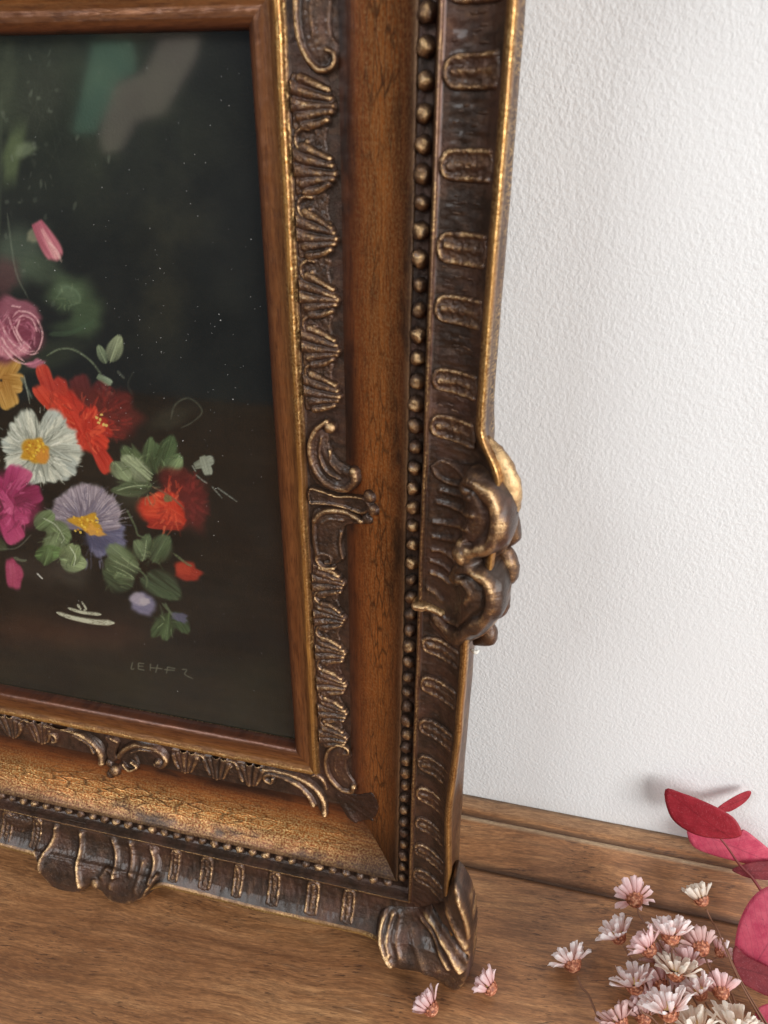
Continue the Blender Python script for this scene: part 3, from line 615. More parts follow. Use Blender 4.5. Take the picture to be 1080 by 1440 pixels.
# ---- bottom middle shell
def cart_b(Wg, V, v=0):
    o = [(72, -38), (80, -45), (89, -45.4), (98, -41), (105, -35), (108.6, -26), (108, -16), (105, -8), (101.5, -4.4), (103.6, 1), (107, 8), (107, 18), (104, 27), (98, 34), (88, 38), (79, 35.4), (72.5, 31), (71.4, 0)]
    b = inpoly(Wg, V, o); H = np.where(b > 0, .9*sm(0, 1.5, b)+.3, -1e3)
    H = H+(b > 0)*(1.5*sm(88, 102, Wg)-1.2*np.exp(-((Wg-97)/6)**2-((V+24)/9)**2)-1.2*np.exp(-((Wg-96)/6)**2-((V-14)/9)**2))
    for p, h in (([(72.5, -32), (82, -33), (92, -37), (99, -38)], 2.6), ([(73.5, -15), (84, -14.4), (93, -13), (101, -10)], 2.8), ([(73.5, 6), (84, 9), (93, 11)], 2.4), ([(74, 17), (82, 18.5), (90, 20)], 1.6), ([(72.5, 30), (82, 33), (92, 33)], 2.4), ([(95, 3), (90, 5.6), (93, 10), (98, 9)], 1.6), ([(84, 25.5), (90, 26), (97, 25)], 1.3)):
        d, t = seg_dist(Wg, V, p); H = H+(b > 0)*h*np.exp(-(d/1.5)**2)
    H = ridge(H, Wg, V, [(90, -43.4), (99, -38.6), (105, -31), (106.8, -22), (105.4, -12), (101.6, -6)], 1.2, 2.4, 1.5, 2.8, .6, 1.4)
    H = ridge(H, Wg, V, [(100.6, -2), (104.4, 6), (105.4, 16), (102.6, 26), (96, 32.5), (88, 36)], 1.4, 2.6, 1.4, 2.4, .6, 1.4)
    H = ball(H, Wg, V, (102.6, -5.6), 3.2, 3.6, 1.2); H = ball(H, Wg, V, (99.0, -1.0), 3.0, 3.0, 1.2)
    return rounded(H, Wg, b)
part('middle_cartouche', patch_mesh('middle_cartouche', (70, 111), (CHZ-48, CHZ+41), .3, shifted(cart_b, CHZ, 0, 1), lowered(surf_rail('B', False, profx)), skirt=3, rough=.22, wearbias=-.02, k=4, lw=lambda w, s: w), label='two lobed shell cartouche in the middle of the bottom rim')
def side_leaf(Wg, V, v=0):
    H = np.full(Wg.shape, -1e3); b = inpoly(Wg, V, [(71.5, 9), (72, -9), (77, -12), (82, -8), (84, 0), (82, 8), (77, 12)]); H = np.where(b > 0, 2.2*sm(0, 5, b), H)
    for q in (-6, -2, 2, 6): H = ridge(H, Wg, V, [(73, q*1.3), (82.5, q*.6)], 1.2, 1.0, 1.0, .7, .6, .6)
    return H
part('side_leaf', patch_mesh('side_leaf', (70, 87), (CHZ-72, CHZ-46), .3, shifted(side_leaf, CHZ-59, 0, 1), BS, rough=.35, wearbias=-.05, k=2))

# ---- corner shells
def corner_shell(Xg, Yg):
    o = [(54, -84), (54.6, -92), (59, -100), (67, -105.5), (76, -105), (84, -104.5), (90, -107), (96, -110.6), (102, -110), (106, -103), (107.5, -90), (107, -70), (106, -56), (103, -41), (98, -31), (93.6, -29), (90.5, -40), (88, -55), (82, -66), (76, -73), (66, -76), (58, -78)]
    b = inpoly(Xg, Yg, o); H = np.where(b > 0, 1.2*sm(0, 2, b)+.4, -1e3)
    c = (72, -66); R = np.hypot(Xg-c[0], Yg-c[1]); th = np.degrees(np.arctan2(Yg-c[1], Xg-c[0]))
    H = H+(b > 0)*(2.0*sm(18, 34, R))
    for p, h, r_ in (([(57.4, -78), (56.6, -86), (59.6, -94), (64.5, -101)], 3.0, 1.6), ([(62, -79), (60.6, -88), (63, -95)], 1.9, 1.1), ([(66, -79), (65.6, -88), (68.6, -96)], 1.2, 1.2), ([(76, -71), (86, -73.5), (94, -79), (101, -88)], 4.0, 2.2), ([(78, -78), (87, -84), (94.5, -93)], 2.2, 1.5), ([(90, -47), (95.5, -58), (102.5, -69)], 2.8, 2.2), ([(97, -37), (102, -50), (104.6, -62)], 1.8, 1.6), ([(74, -86), (80, -96), (86, -104)], 1.2, 2.0)):
        d, t = seg_dist(Xg, Yg, p); H = H+(b > 0)*h*np.exp(-(d/r_)**2)
    H = H+(b > 0)*(-2.8*np.exp(-(seg_dist(Xg, Yg, [(85, -66), (93, -69), (101, -76), (107, -80)])[0]/1.7)**2) - 1.8*np.exp(-(((Xg-74)/8)**2+((Yg+92)/8)**2)))
    H = ridge(H, Xg, Yg, [(57, -96), (63, -102.6), (72, -104.4), (82, -103.2)], 1.1, 1.6, .9, 1.0, .6, 1.4)
    H = ridge(H, Xg, Yg, [(101.5, -72), (105, -76), (105.8, -80)], 1.6, 2.2, 1.4, 2.0, .6, 2)
    return rounded(H, np.maximum(Xg, -Yg), b)
def profc(w): return np.where(w < 90, prof(w), np.interp(w, [90, 98, 111], [36.4, 40, 42]))
for mx in (False, True):
    for my in (False, True):
        part('corner_shell', patch_mesh('corner_shell', (52, 110), (-113, -26), .33 if not (mx or my) else .6, corner_shell, lowered(surf_corner(mx, my, profc), True), skirt=4, rough=.22, wearbias=-.04, k=4, lw=lambda x, y: np.maximum(x, -y)))

# ---- beads
def bead_mesh(r, seed):
    V = []; F = []; nu, nv = 14, 8
    for j in range(nv):
        ph = (PI/2)*(1-j/(nv-1))*1.0-.25*(j == 0)*0
        for i in range(nu):
            th = 2*PI*i/nu; p = np.array([math.cos(th)*math.cos(PI/2-ph), math.sin(th)*math.cos(PI/2-ph), 0])
            a = math.cos((1-j/(nv-1))*PI/2); b_ = math.sin((1-j/(nv-1))*PI/2)
            x, y, z = math.cos(th)*b_, math.sin(th)*b_, a
            k = r*(1+.26*(vn(x*2.2+seed*5, y*2.2+z*2, 7)-.5)); V.append((x*k, y*k, z*k))
    for j in range(nv-1):
        for i in range(nu): F.append((j*nu+i, j*nu+(i+1) % nu, (j+1)*nu+(i+1) % nu, (j+1)*nu+i))
    F = [f for f in F]
    V = np.array(V)
    me = mk_mesh('bead', V/1000, F, M_BR); fattr(me, 'wear', np.clip(.02+.10*math.sin(seed*2.3)-.2*(seed % 9 > 5)+.85*V[:, 2]/r, 0, 1)); return me  # rubbed gold on the crown, also painting in the bead highlight
beads = [bead_mesh(3.2, i) for i in range(9)]; beadsB = [bead_mesh(2.65, i+9) for i in range(7)]
bt = bpy.data.objects
def place_bead(me, x, y, z):
    o = put('bead', me, root, (OFF[0]+x/1000, OFF[1]+y/1000, OFF[2]+z/1000)); o.rotation_euler = (random.uniform(-.15, .15), random.uniform(-.15, .15), random.uniform(0, 6.28))
    k = random.uniform(.86, 1.07); o.scale = (k, k*random.uniform(.95, 1.1), k)
y = -59.0
while y < 386: place_bead(random.choice(beads[:6] if y > 130 else beads[4:]), 65.5+random.uniform(-.2, .2), y, 20.6); y += 8.55+random.uniform(-.25, .25)
x = 57.0
while x > -285: place_bead(random.choice(beadsB), x, -65.5, 20.9); x -= 7.75+random.uniform(-.2, .2)

# ---- far rails: the same pieces turned half round the middle of the picture
ctr = Vector((-.112, .1625, 0)) + Vector(OFF)
Rm = Matrix.Translation(ctr) @ Matrix.Rotation(PI, 4, 'Z') @ Matrix.Translation(-ctr)
skipn = ('corner_shell', 'corner_scroll', 'chased_mark', 'gold_fleck', 'chipped_spot')
for o in [c for c in COL.objects if c.parent is root]:
    if o.name.split('.')[0] in skipn: continue
    n = o.copy(); COL.objects.link(n); n.parent = root; n.matrix_basis = Rm @ o.matrix_basis
    if o.get('label'): n['label'] = {'right upright rail with cracked reddish gold hollow': 'left upright rail', 'bottom rail with bright speckled gold hollow': 'top rail'}.get(o['label'], 'matching cartouche on the opposite rim')

# ---- painting
def build_painting():
    xs = np.concatenate([np.linspace(-226, -190, 30)[:-1], np.arange(-190, 3.2, .42)]); ys = np.arange(-2.5, OH+2.6, .45)
    Xg, Yg = np.meshgrid(xs, ys); zp = -4.6
    P = np.stack([Xg/1000-CAML[0], Yg/1000-CAML[1], 0*Xg+zp/1000-CAML[2]], -1)
    q = P @ BM; PX = (540+FPX*q[..., 0]/q[..., 2]); PY = (720+FPX*q[..., 1]/q[..., 2])
    px, py = PX.ravel(), PY.ravel(); N = len(px)
    n1 = fbm(px*.02, py*.02, 5, 1); n2 = fbm(px*.15, py*.15, 3, 4); n3 = vn(px*.9, py*.9, 6)
    C = np.zeros((N, 3)); glass_haze = sm(420, 60, py)*sm(380, 120, px)
    C[:] = np.array([12, 14, 8])+(n1[:, None]-.5)*np.array([20, 19, 14])+(n2[:, None]-.5)*8
    C += glass_haze[:, None]*np.array([26, 31, 22])*(.5+n1[:, None])  # reflection haze of the glass put into the paint colour
    low = sm(890, 960, py); C += low[:, None]*np.array([14, 13, 6])
    band = np.exp(-((py-885-(px-60)*.05)/26)**2)*(1-sm(150, 250, px)); C += band[:, None]*np.array([38, 16, 10])*(.5+n1[:, None])
    tr = np.exp(-((px-250)/90)**2-((py-330)/120)**2)+np.exp(-((px-220)/60)**2-((py-420)/90)**2); C += tr[:, None]*np.array([22, 18, 12])*n1[:, None]
    Hh = np.zeros(N)
    def win(cx, cy, R): return np.nonzero((abs(px-cx) < R) & (abs(py-cy) < R))[0]
    def blend(ix, a, col, h=0):
        a = np.clip(a, 0, 1)[:, None]; C[ix] = C[ix]*(1-a)+np.asarray(col)*a; Hh[ix] = Hh[ix]*(1-a[:, 0])+np.maximum(Hh[ix], h)*a[:, 0] if np.isscalar(h) else Hh[ix]*(1-a[:, 0])+h*a[:, 0]
    sd = [0]
    def blob(cx, cy, rx, ry, ang, col, soft=.35, op=1., streak=10, jag=.25):
        sd[0] += 1; ix = win(cx, cy, max(rx, ry)*1.7); a = math.radians(ang); dx, dy = px[ix]-cx, py[ix]-cy
        u = (dx*math.cos(a)+dy*math.sin(a))/rx; v = (-dx*math.sin(a)+dy*math.cos(a))/ry; th = np.arctan2(v, u)
        r = np.hypot(u, v)*(1+jag*(vn(np.cos(th)*2+sd[0], np.sin(th)*2+3, 2)-.5)*2)
        al = op*(1-sm(1-soft, 1+soft*.4, r)); tex = (fbm(u*3+sd[0], v*14, 3, 8)-.5)*2
        blend(ix, al, np.clip(np.asarray(col)+tex[:, None]*streak, 0, 255), .05)
    def petal(bx, by, ang, ln, wd, c1, c2, op=1., streak=22, soft=.18, h=.22, lobes=0, bend=0., pt=False):
        sd[0] += 1; ix = win(bx+math.cos(math.radians(ang))*ln/2, by+math.sin(math.radians(ang))*ln/2, max(ln, wd)*1.0+6); a = math.radians(ang)
        dx, dy = px[ix]-bx, py[ix]-by; u = (dx*math.cos(a)+dy*math.sin(a))/ln; v = (-dx*math.sin(a)+dy*math.cos(a))/(wd/2)-bend*u*u
        uu = np.clip(u, 0, 1); prof_ = (.25+.75*uu)**.6*np.sqrt(np.clip(1-uu**5, 0, 1)) if not pt else np.sin(PI*np.clip(uu**.8, 0, 1))**.8
        edge = 1+.09*(fbm(v*2+sd[0], u*3, 3, 3)-.5)*2 + lobes*.05*np.cos(v*7)
        tip = 1-sm(edge-.14, edge, u); al = op*sm(0, .08, u)*tip*(1-sm(1-soft*1.5, 1+.02, abs(v)/(prof_+1e-3)))
        st = (fbm(v*6.5+sd[0]*3, u*1.1, 3, 5)-.5)*2; st2 = (vn(v*22+sd[0], u*2, 9)-.5)*2
        col = np.asarray(c1)[None]*(1-uu[:, None])+np.asarray(c2)[None]*uu[:, None]+(st*streak+st2*streak*.6)[:, None]
        blend(ix, al, np.clip(col, 0, 255), h*(.5+.5*st2)+.05)
    def line(pts, w0, w1, col, op=1., h=.2, dry=.3):
        sd[0] += 1; pts = np.array(pts, float); m = pts.mean(0); R = abs(pts-m).max()+max(w0, w1)*2+3; ix = win(m[0], m[1], R)
        d, t = seg_dist(px[ix], py[ix], pts, 40); w = (w0+(w1-w0)*t)/2*np.minimum(1, np.minimum(t*8+.3, (1-t)*8+.3))
        al = op*(1-sm(w*.55, w*1.25+.4, d))*(1-dry*(vn(t*30+sd[0], d*1.5, 2) > .62)); blend(ix, al, col, h)
    def leaf(bx, by, ang, ln, wd, c, op=1., soft=.3, vein=True):
        c = np.array(c, float); petal(bx, by, ang+random.uniform(-4, 4), ln, wd*1.15, c*.62, c*1.05, op, 22, soft, .12, pt=True)
        petal(bx, by, ang+9, ln*.9, wd*.45, c*.9, c*1.2, op*.55, 20, .5, .12, pt=True)
        if vein: line([(bx, by), (bx+math.cos(math.radians(ang))*ln*.85, by+math.sin(math.radians(ang))*ln*.85)], 1.2, .8, c*1.25, .6*op)
    def dabs(cx, cy, r0, r1, n, cols, ln=12, wd=2.0, a0=0, a1=360, ell=.95, op=.6, curl=.25, tang=0.):
        for q in range(n):
            a = math.radians(random.uniform(a0, a1)); r_ = random.uniform(r0, r1); l_ = ln*random.uniform(.5, 1.2); b = a+tang+random.uniform(-curl, curl)
            x0, y0 = cx+math.cos(a)*r_, cy+math.sin(a)*r_*ell; c_ = np.array(random.choice(cols), float)*random.uniform(.85, 1.12)
            line([(x0, y0), (x0+math.cos(b)*l_*.5, y0+math.sin(b)*l_*.5), (x0+math.cos(b+random.uniform(-curl, curl))*l_, y0+math.sin(b)*l_)], wd*random.uniform(.6, 1.3), wd*.6, np.clip(c_, 0, 255), op*random.uniform(.5, 1.1), random.uniform(.1, .5), .25)
    # soft greens of the upper left
    for cx, cy, rx, ry, a, col, op in ((18, 215, 16, 55, 10, (96, 112, 70), .75), (8, 160, 30, 34, 0, (58, 66, 46), .6), (35, 210, 18, 12, -40, (118, 132, 100), .7), (60, 130, 40, 60, 20, (52, 54, 42), .5), (10, 110, 16, 60, 5, (70, 76, 56), .5),
            (25, 360, 45, 55, 10, (84, 98, 80), .75), (60, 380, 40, 25, 30, (74, 88, 66), .7), (95, 415, 36, 30, 0, (70, 88, 58), .95), (120, 445, 26, 36, 20, (66, 84, 54), .9), (95, 410, 22, 12, 20, (96, 116, 86), .6), (105, 460, 34, 14, -8, (60, 78, 50), .7),
            (8, 390, 22, 30, 0, (96, 44, 50), .6), (70, 500, 60, 25, -10, (58, 66, 44), .55), (240, 590, 34, 18, -20, (46, 48, 36), .7), (100, 805, 34, 26, 10, (58, 54, 46), .8), (60, 800, 50, 24, 0, (48, 42, 36), .7), (190, 690, 40, 30, 30, (54, 58, 44), .6)):
        blob(cx, cy, rx, ry, a, col, .6, op, 8)
    line([(80, 418), (92, 404), (108, 410), (112, 424), (98, 430)], 4, 3, (100, 122, 92), .45); line([(70, 470), (100, 468), (132, 452)], 9, 4, (62, 84, 56), .6)
    line([(2, 130), (0, 330)], 5, 4, (80, 92, 70), .3); line([(10, 300), (22, 380), (40, 420)], 3, 2, (130, 140, 120), .35)
    for q in range(46):  # pale glints of the glass reflection painted on as small dabs
        a_, b_ = random.gauss(45, 34), random.gauss(215, 90)
        blob(a_, b_, random.uniform(1, 4), random.uniform(2, 8), random.uniform(-30, 30), (122, 130, 116), .5, random.uniform(.12, .4), 5)
    for q in range(16): line([(random.uniform(20, 110), random.uniform(60, 250)) for _ in range(1)]*1+[(random.uniform(20, 110), random.uniform(60, 250))], .8, .6, (90, 98, 84), .15)
    # pink bud
    blob(48, 330, 12, 12, 0, (132, 130, 104), .4, .8); petal(50, 310, 60, 66, 40, (176, 84, 104), (206, 118, 132), 1, 20, .2, .25); petal(58, 320, 62, 54, 13, (222, 150, 156), (232, 168, 168), .85, 26, .3, .3); line([(68, 340), (80, 352), (87, 369)], 2, 3, (240, 196, 190), .6)
    # pale leaves, arching stem
    line([(66, 500), (84, 491), (104, 492), (128, 508), (146, 532)], 2.4, 3.2, (112, 124, 96), .8)
    leaf(155, 510, -72, 44, 24, (146, 156, 120), 1, .2); leaf(150, 512, -115, 32, 14, (124, 138, 106), 1, .2)
    petal(136, 528, 30, 26, 16, (122, 138, 110), (134, 150, 124)); petal(140, 545, 48, 34, 26, (186, 192, 176), (206, 210, 196), 1, 26); line([(165, 522), (175, 532)], 4, 3, (88, 92, 80), .8)
    # yellow, rose
    for a_, l_ in ((-120, 50), (-60, 40), (10, 34), (70, 44), (150, 40)): petal(2, 535, a_, l_, 42, (176, 120, 44), (206, 158, 74), 1, 24)
    line([(30, 530), (45, 560)], 5, 3, (96, 106, 92), .8); line([(34, 528), (42, 568)], 2, 2, (150, 156, 140), .7)
    blob(18, 467, 44, 48, 0, (118, 52, 70), .25, 1, 18); blob(28, 440, 32, 22, 20, (150, 80, 98), .3, .95, 16)
    for a_, l_, w_ in ((100, 60, 62), (60, 62, 46), (150, 56, 40), (20, 52, 38)): petal(10, 456, a_, l_*.85, w_*.8, (172, 92, 112), (222, 146, 160), .92, 26)
    blob(30, 462, 19, 26, -20, (128, 48, 70), .3, .95, 14)
    for L_ in ([(0, 450), (10, 472), (24, 488), (42, 498), (54, 496)], [(12, 446), (22, 470), (36, 492), (50, 494)], [(18, 446), (26, 438), (42, 440), (54, 452), (60, 470), (56, 488), (50, 496)], [(22, 452), (32, 444), (46, 450), (52, 466)], [(20, 458), (30, 476), (44, 490)], [(0, 470), (14, 492), (34, 508)], [(2, 486), (20, 506), (42, 512), (58, 506)], [(16, 430), (30, 432)], [(28, 450), (24, 466), (34, 484)]):
        line(L_, 2.6, 2.0, (228, 172, 178), .85, .35, .35)
    blob(50, 512, 16, 7, -10, (206, 110, 140), .4, .8)
    dabs(26, 468, 12, 34, 90, [(200, 120, 144), (150, 66, 92), (226, 162, 174), (176, 92, 118)], 13, 2.2, 0, 360, .9, .5, .3, 1.5)
    # red poppies
    for a_, l_, w_ in ((-150, 50, 46), (-110, 54, 50), (-60, 46, 40), (-10, 66, 50), (30, 70, 60), (70, 56, 50)): petal(125, 575, a_, l_, w_, (84, 22, 20), (112, 30, 26), .9, 14, .35, .1)
    blob(165, 585, 36, 36, 20, (94, 24, 20), .4, .85, 12)
    for q in ((84, 552, 26, 17, 50, (186, 48, 30)), (104, 580, 36, 24, 52, (194, 44, 28)), (124, 612, 34, 25, 56, (204, 50, 30)), (140, 600, 22, 18, 30, (176, 36, 24))): blob(*q[:5], q[5], .25, 1, 20, .3)
    for bx, by, a_, l_, w_, c1, c2 in ((74, 560, -110, 52, 30, (178, 42, 26), (206, 60, 34)), (90, 590, -130, 66, 30, (196, 44, 26), (216, 66, 38)), (112, 620, -118, 74, 38, (190, 34, 20), (222, 58, 34)), (128, 622, -92, 56, 34, (170, 30, 18), (214, 48, 28)), (118, 606, 35, 44, 32, (196, 38, 20), (222, 56, 32)), (130, 620, 60, 56, 34, (176, 32, 20), (206, 52, 34)), (126, 612, -30, 26, 18, (214, 60, 34), (228, 76, 44))):
        petal(bx, by, a_, l_, w_, c1, c2, 1, 20)
    dabs(146, 585, 8, 30, 110, [(120, 30, 26), (88, 20, 18), (146, 38, 30), (70, 16, 16)], 13, 5, -100, 60, 1.2, .5, .5)
    dabs(118, 600, 6, 40, 70, [(226, 70, 40), (196, 40, 24), (150, 26, 18), (236, 96, 60)], 15, 2.8, 0, 360, 1, .6, .3); dabs(72, 550, 2, 26, 30, [(210, 66, 40), (170, 40, 26)], 14, 3, 40, 100, 1, .6, .3)
    for q in ((136, 587), (141, 590), (146, 597), (150, 598), (143, 583), (139, 594)): blob(q[0], q[1], 2.6, 2, 30, (226, 190, 96), .3, 1, 5)
    line([(112, 584), (122, 570)], 4, 3, (130, 22, 16), .8)
    # white daisy
    for k_, (a_, l_, w_) in enumerate(((-165, 58, 34), (-135, 60, 32), (-112, 70, 34), (-62, 72, 36), (-28, 66, 38), (5, 70, 34), (32, 66, 40), (60, 54, 40), (92, 50, 36), (118, 58, 40), (150, 58, 36))):
        sh_ = (196, 202, 190) if k_ % 3 else (176, 186, 180); petal(54, 634, a_, l_*.95, w_*1.3, (150, 154, 140), sh_, 1, 34, .14, .4, 1); petal(54, 634, a_+6, l_*.9, w_*.45, (190, 190, 172), (222, 224, 208), .8, 30, .3, .4)
    for a_ in (-95, -45, 18, 46, 76, 105, 135, 172): line([(54+math.cos(math.radians(a_))*16, 634+math.sin(math.radians(a_))*16), (54+math.cos(math.radians(a_))*50, 634+math.sin(math.radians(a_))*50)], 2.2, 1.4, (92, 98, 88), .6, .02)
    for q in range(60):
        a_ = random.uniform(0, 6.28); r_ = random.uniform(20, 60); line([(54+math.cos(a_)*r_, 634+math.sin(a_)*r_*.95), (54+math.cos(a_)*(r_+9), 634+math.sin(a_)*(r_+9)*.95)], 1.1, .9, random.choice([(232, 232, 218), (150, 158, 150), (214, 216, 200)]), .6, .4)
    dabs(54, 634, 16, 44, 150, [(232, 232, 220), (206, 210, 196), (150, 156, 146), (222, 222, 204)], 14, 2.4, 0, 360, .95, .6, .2)
    blob(50, 633, 21, 18, 10, (204, 146, 30), .2, 1, 20); blob(60, 641, 11, 11, 0, (216, 136, 44), .3, .8, 10)
    for q in range(26): a_, r_ = random.uniform(0, 6.28), random.uniform(0, 17); blob(50+math.cos(a_)*r_, 632+math.sin(a_)*r_*.8, 2.4, 1.6, random.uniform(0, 90), random.choice([(240, 200, 60), (186, 116, 20), (232, 176, 40)]), .3, .9, 6)
    # magenta flower
    blob(14, 705, 46, 48, 0, (112, 24, 62), .3, 1, 14)
    for bx, by, a_, l_, w_, c1, c2 in ((22, 700, -150, 50, 44, (150, 32, 84), (186, 50, 110)), (14, 716, -80, 66, 46, (142, 28, 78), (190, 56, 116)), (20, 706, -20, 44, 40, (118, 24, 64), (158, 38, 90)), (24, 690, -60, 36, 26, (180, 60, 112), (204, 84, 130)), (2, 720, 10, 44, 36, (164, 40, 94), (196, 66, 120)), (6, 726, 62, 44, 44, (176, 46, 102), (206, 70, 124)), (0, 690, 60, 40, 20, (186, 60, 116), (196, 76, 124))):
        petal(bx, by, a_, l_, w_, c1, c2, .95, 18)
    dabs(14, 706, 6, 32, 80, [(196, 60, 120), (140, 30, 78), (214, 96, 144), (110, 22, 60)], 15, 3, 0, 360, 1, .5, .4, .6)
    # lilac flower
    for a_, l_, w_ in ((35, 66, 44), (62, 54, 42), (12, 58, 36)): petal(124, 738, a_, l_, w_, (66, 66, 96), (112, 112, 144), 1, 14, .3, .12)
    for a_, l_, w_ in ((-168, 62, 30), (-150, 66, 34), (-128, 64, 34), (-104, 66, 36), (-80, 64, 36), (-56, 60, 34), (-32, 58, 32), (-8, 52, 28)):
        petal(124, 738, a_, l_*.95, w_*1.35, (104, 96, 118), (158, 144, 156), 1, 34, .2, .3)
    for q in range(46):
        a_ = math.radians(random.uniform(-175, -5)); r_ = random.uniform(18, 40); line([(124+math.cos(a_)*r_, 738+math.sin(a_)*r_), (124+math.cos(a_)*(r_+17), 738+math.sin(a_)*(r_+17))], 1.0, .9, random.choice([(196, 182, 190), (96, 90, 116), (176, 164, 176)]), .55, .3)
    dabs(124, 738, 20, 52, 90, [(170, 156, 168), (120, 112, 134), (196, 184, 192), (92, 88, 116)], 13, 2, -178, 0, .95, .55, .15); dabs(128, 744, 18, 46, 40, [(96, 96, 130), (70, 70, 104), (126, 126, 158)], 14, 3, 5, 100, 1, .5, .2)
    blob(136, 764, 22, 10, 20, (60, 64, 96), .5, .6); blob(122, 736, 22, 12, 20, (206, 150, 28), .2, 1, 18, .5); blob(132, 747, 16, 8, 10, (226, 160, 56), .3, .9, 10, .5)
    for q in range(24): blob(random.uniform(104, 144), random.uniform(727, 750), 2.4, 1.6, random.uniform(0, 90), random.choice([(246, 206, 70), (190, 126, 20), (236, 182, 44)]), .3, .9, 6)
    # greens below
    for a_ in ((66, 736, 40, 46, 34, (122, 146, 96)), (50, 744, -40, 38, 30, (112, 136, 88)), (84, 748, 110, 44, 34, (130, 152, 104)), (48, 782, -10, 44, 26, (104, 138, 78)), (62, 796, -70, 30, 18, (98, 124, 76)), (86, 790, -50, 34, 22, (142, 162, 110)), (84, 786, 10, 42, 32, (150, 170, 120)), (100, 796, -70, 34, 20, (134, 154, 104))): leaf(*a_[:5], a_[5], .95, .25)
    line([(60, 728), (78, 738), (90, 756), (86, 764)], 2, 1.4, (186, 196, 170), .7); line([(98, 768), (106, 782), (104, 796)], 1.8, 1.4, (196, 208, 176), .8); line([(0, 772), (24, 770), (44, 752)], 2.4, 2, (104, 104, 92), .6)
    blob(20, 806, 13, 22, -12, (170, 56, 96), .25, 1, 16); petal(16, 790, 84, 34, 16, (192, 82, 118), (176, 60, 98), .8); line([(20, 784), (30, 788), (38, 788)], 5, 3, (104, 112, 88), .8)
    line([(52, 806), (60, 814)], 2, 1.6, (220, 220, 214), .9)
    # middle greens
    for a_ in ((212, 680, -148, 62, 30, (98, 118, 78)), (214, 676, -128, 70, 34, (90, 112, 72)), (158, 648, 60, 32, 22, (132, 152, 110)), (214, 682, 170, 56, 26, (124, 144, 104)), (216, 684, 178, 66, 20, (78, 96, 64)), (222, 668, -100, 54, 38, (72, 98, 60)), (226, 664, -70, 58, 36, (68, 96, 58)), (236, 664, -55, 34, 26, (104, 132, 88)), (206, 650, -80, 40, 18, (84, 108, 68))): leaf(*a_[:5], a_[5], .92, .35)
    leaf(212, 676, -140, 58, 30, (156, 170, 132), .9, .3); leaf(162, 650, 50, 36, 26, (140, 158, 116), .9, .3); leaf(240, 668, -60, 30, 22, (128, 152, 104), .8, .3)
    for p_ in ([(178, 640), (196, 656), (214, 672)], [(186, 638), (202, 656), (216, 668)], [(182, 650), (200, 664), (214, 676)], [(164, 690), (184, 684), (208, 682)]): line(p_, 1.6, 1.2, (170, 184, 144), .75, .3)
    # red flower right, bud
    blob(262, 706, 34, 44, -20, (96, 24, 24), .45, .9, 14); blob(250, 676, 26, 22, 20, (104, 24, 22), .4, .8, 12)
    blob(232, 716, 34, 27, 10, (200, 48, 28), .25, 1, 18, .3)
    for bx, by, a_, l_, w_, c1, c2 in ((262, 716, -175, 66, 44, (196, 44, 22), (214, 62, 34)), (256, 734, -140, 60, 40, (206, 50, 26), (226, 78, 44)), (238, 736, -95, 46, 38, (196, 44, 22), (218, 60, 32)), (262, 736, -150, 40, 24, (190, 46, 26), (220, 70, 40)), (258, 740, -175, 56, 22, (150, 34, 22), (176, 40, 26))): petal(bx, by, a_, l_, w_, c1, c2, .95, 18)
    for a_ in (-60, -30, 10, 40): petal(258, 712, a_, 40, 34, (104, 26, 26), (88, 24, 24), .6, 14, .5)
    dabs(244, 712, 6, 34, 60, [(226, 76, 44), (190, 44, 24), (150, 30, 20), (236, 104, 64)], 14, 3, 60, 300, .9, .6, .3); dabs(262, 702, 6, 26, 80, [(112, 28, 28), (80, 20, 20), (136, 38, 34)], 12, 5, -90, 90, 1.25, .45, .6)
    line([(214, 684), (240, 698), (260, 716)], 2.2, 2.6, (124, 82, 62), .85); blob(236, 701, 7, 5, 20, (120, 100, 60), .3, 1, 6)
    blob(264, 804, 20, 14, 15, (160, 42, 26), .3, 1, 14); blob(258, 800, 12, 9, 0, (186, 56, 34), .4, .8); line([(244, 778), (262, 792), (270, 796)], 3.5, 2.4, (104, 116, 78), .8)
    # ghost leaf, pale leaf with ticks
    line([(240, 590), (246, 570), (262, 560), (276, 566), (284, 580), (270, 594), (254, 602)], 3, 2, (76, 80, 66), .7); line([(186, 555), (180, 540), (188, 522)], 3, 2, (56, 58, 46), .6)
    petal(272, 656, -20, 32, 22, (120, 128, 112), (146, 154, 140)); petal(284, 640, 70, 32, 20, (134, 142, 126), (150, 158, 142)); line([(270, 654), (276, 664)], 2, 1.4, (150, 156, 146), .8)
    for p_ in ([(286, 676), (292, 680)], [(298, 684), (312, 700)], [(306, 686), (334, 706)], [(276, 668), (288, 678)]): line(p_, 2.0, 1.2, (132, 138, 130), .85)
    # lower sprays
    for a_ in ((196, 806, -160, 56, 44, (78, 94, 64)), (188, 826, -150, 54, 46, (72, 90, 60)), (196, 800, -142, 62, 34, (112, 132, 92)), (190, 814, -170, 34, 20, (98, 116, 80)), (198, 790, -75, 44, 26, (96, 118, 82)), (214, 792, -60, 50, 40, (84, 104, 70)), (204, 786, -120, 34, 22, (112, 132, 94)), (206, 804, 40, 66, 40, (66, 86, 58)), (196, 812, 30, 56, 26, (70, 90, 62)), (240, 862, 130, 46, 26, (70, 92, 56)), (238, 860, 95, 46, 26, (78, 102, 62)), (242, 860, 55, 42, 24, (64, 88, 54))): leaf(*a_[:5], a_[5], .92, .35)
    for p_ in ([(160, 788), (176, 796), (190, 804)], [(160, 796), (176, 804), (188, 812)], [(164, 804), (178, 810)], [(206, 760), (204, 778), (200, 790)], [(170, 782), (186, 794), (198, 800)]): line(p_, 1.4, 1.0, (156, 172, 128), .7, .3)
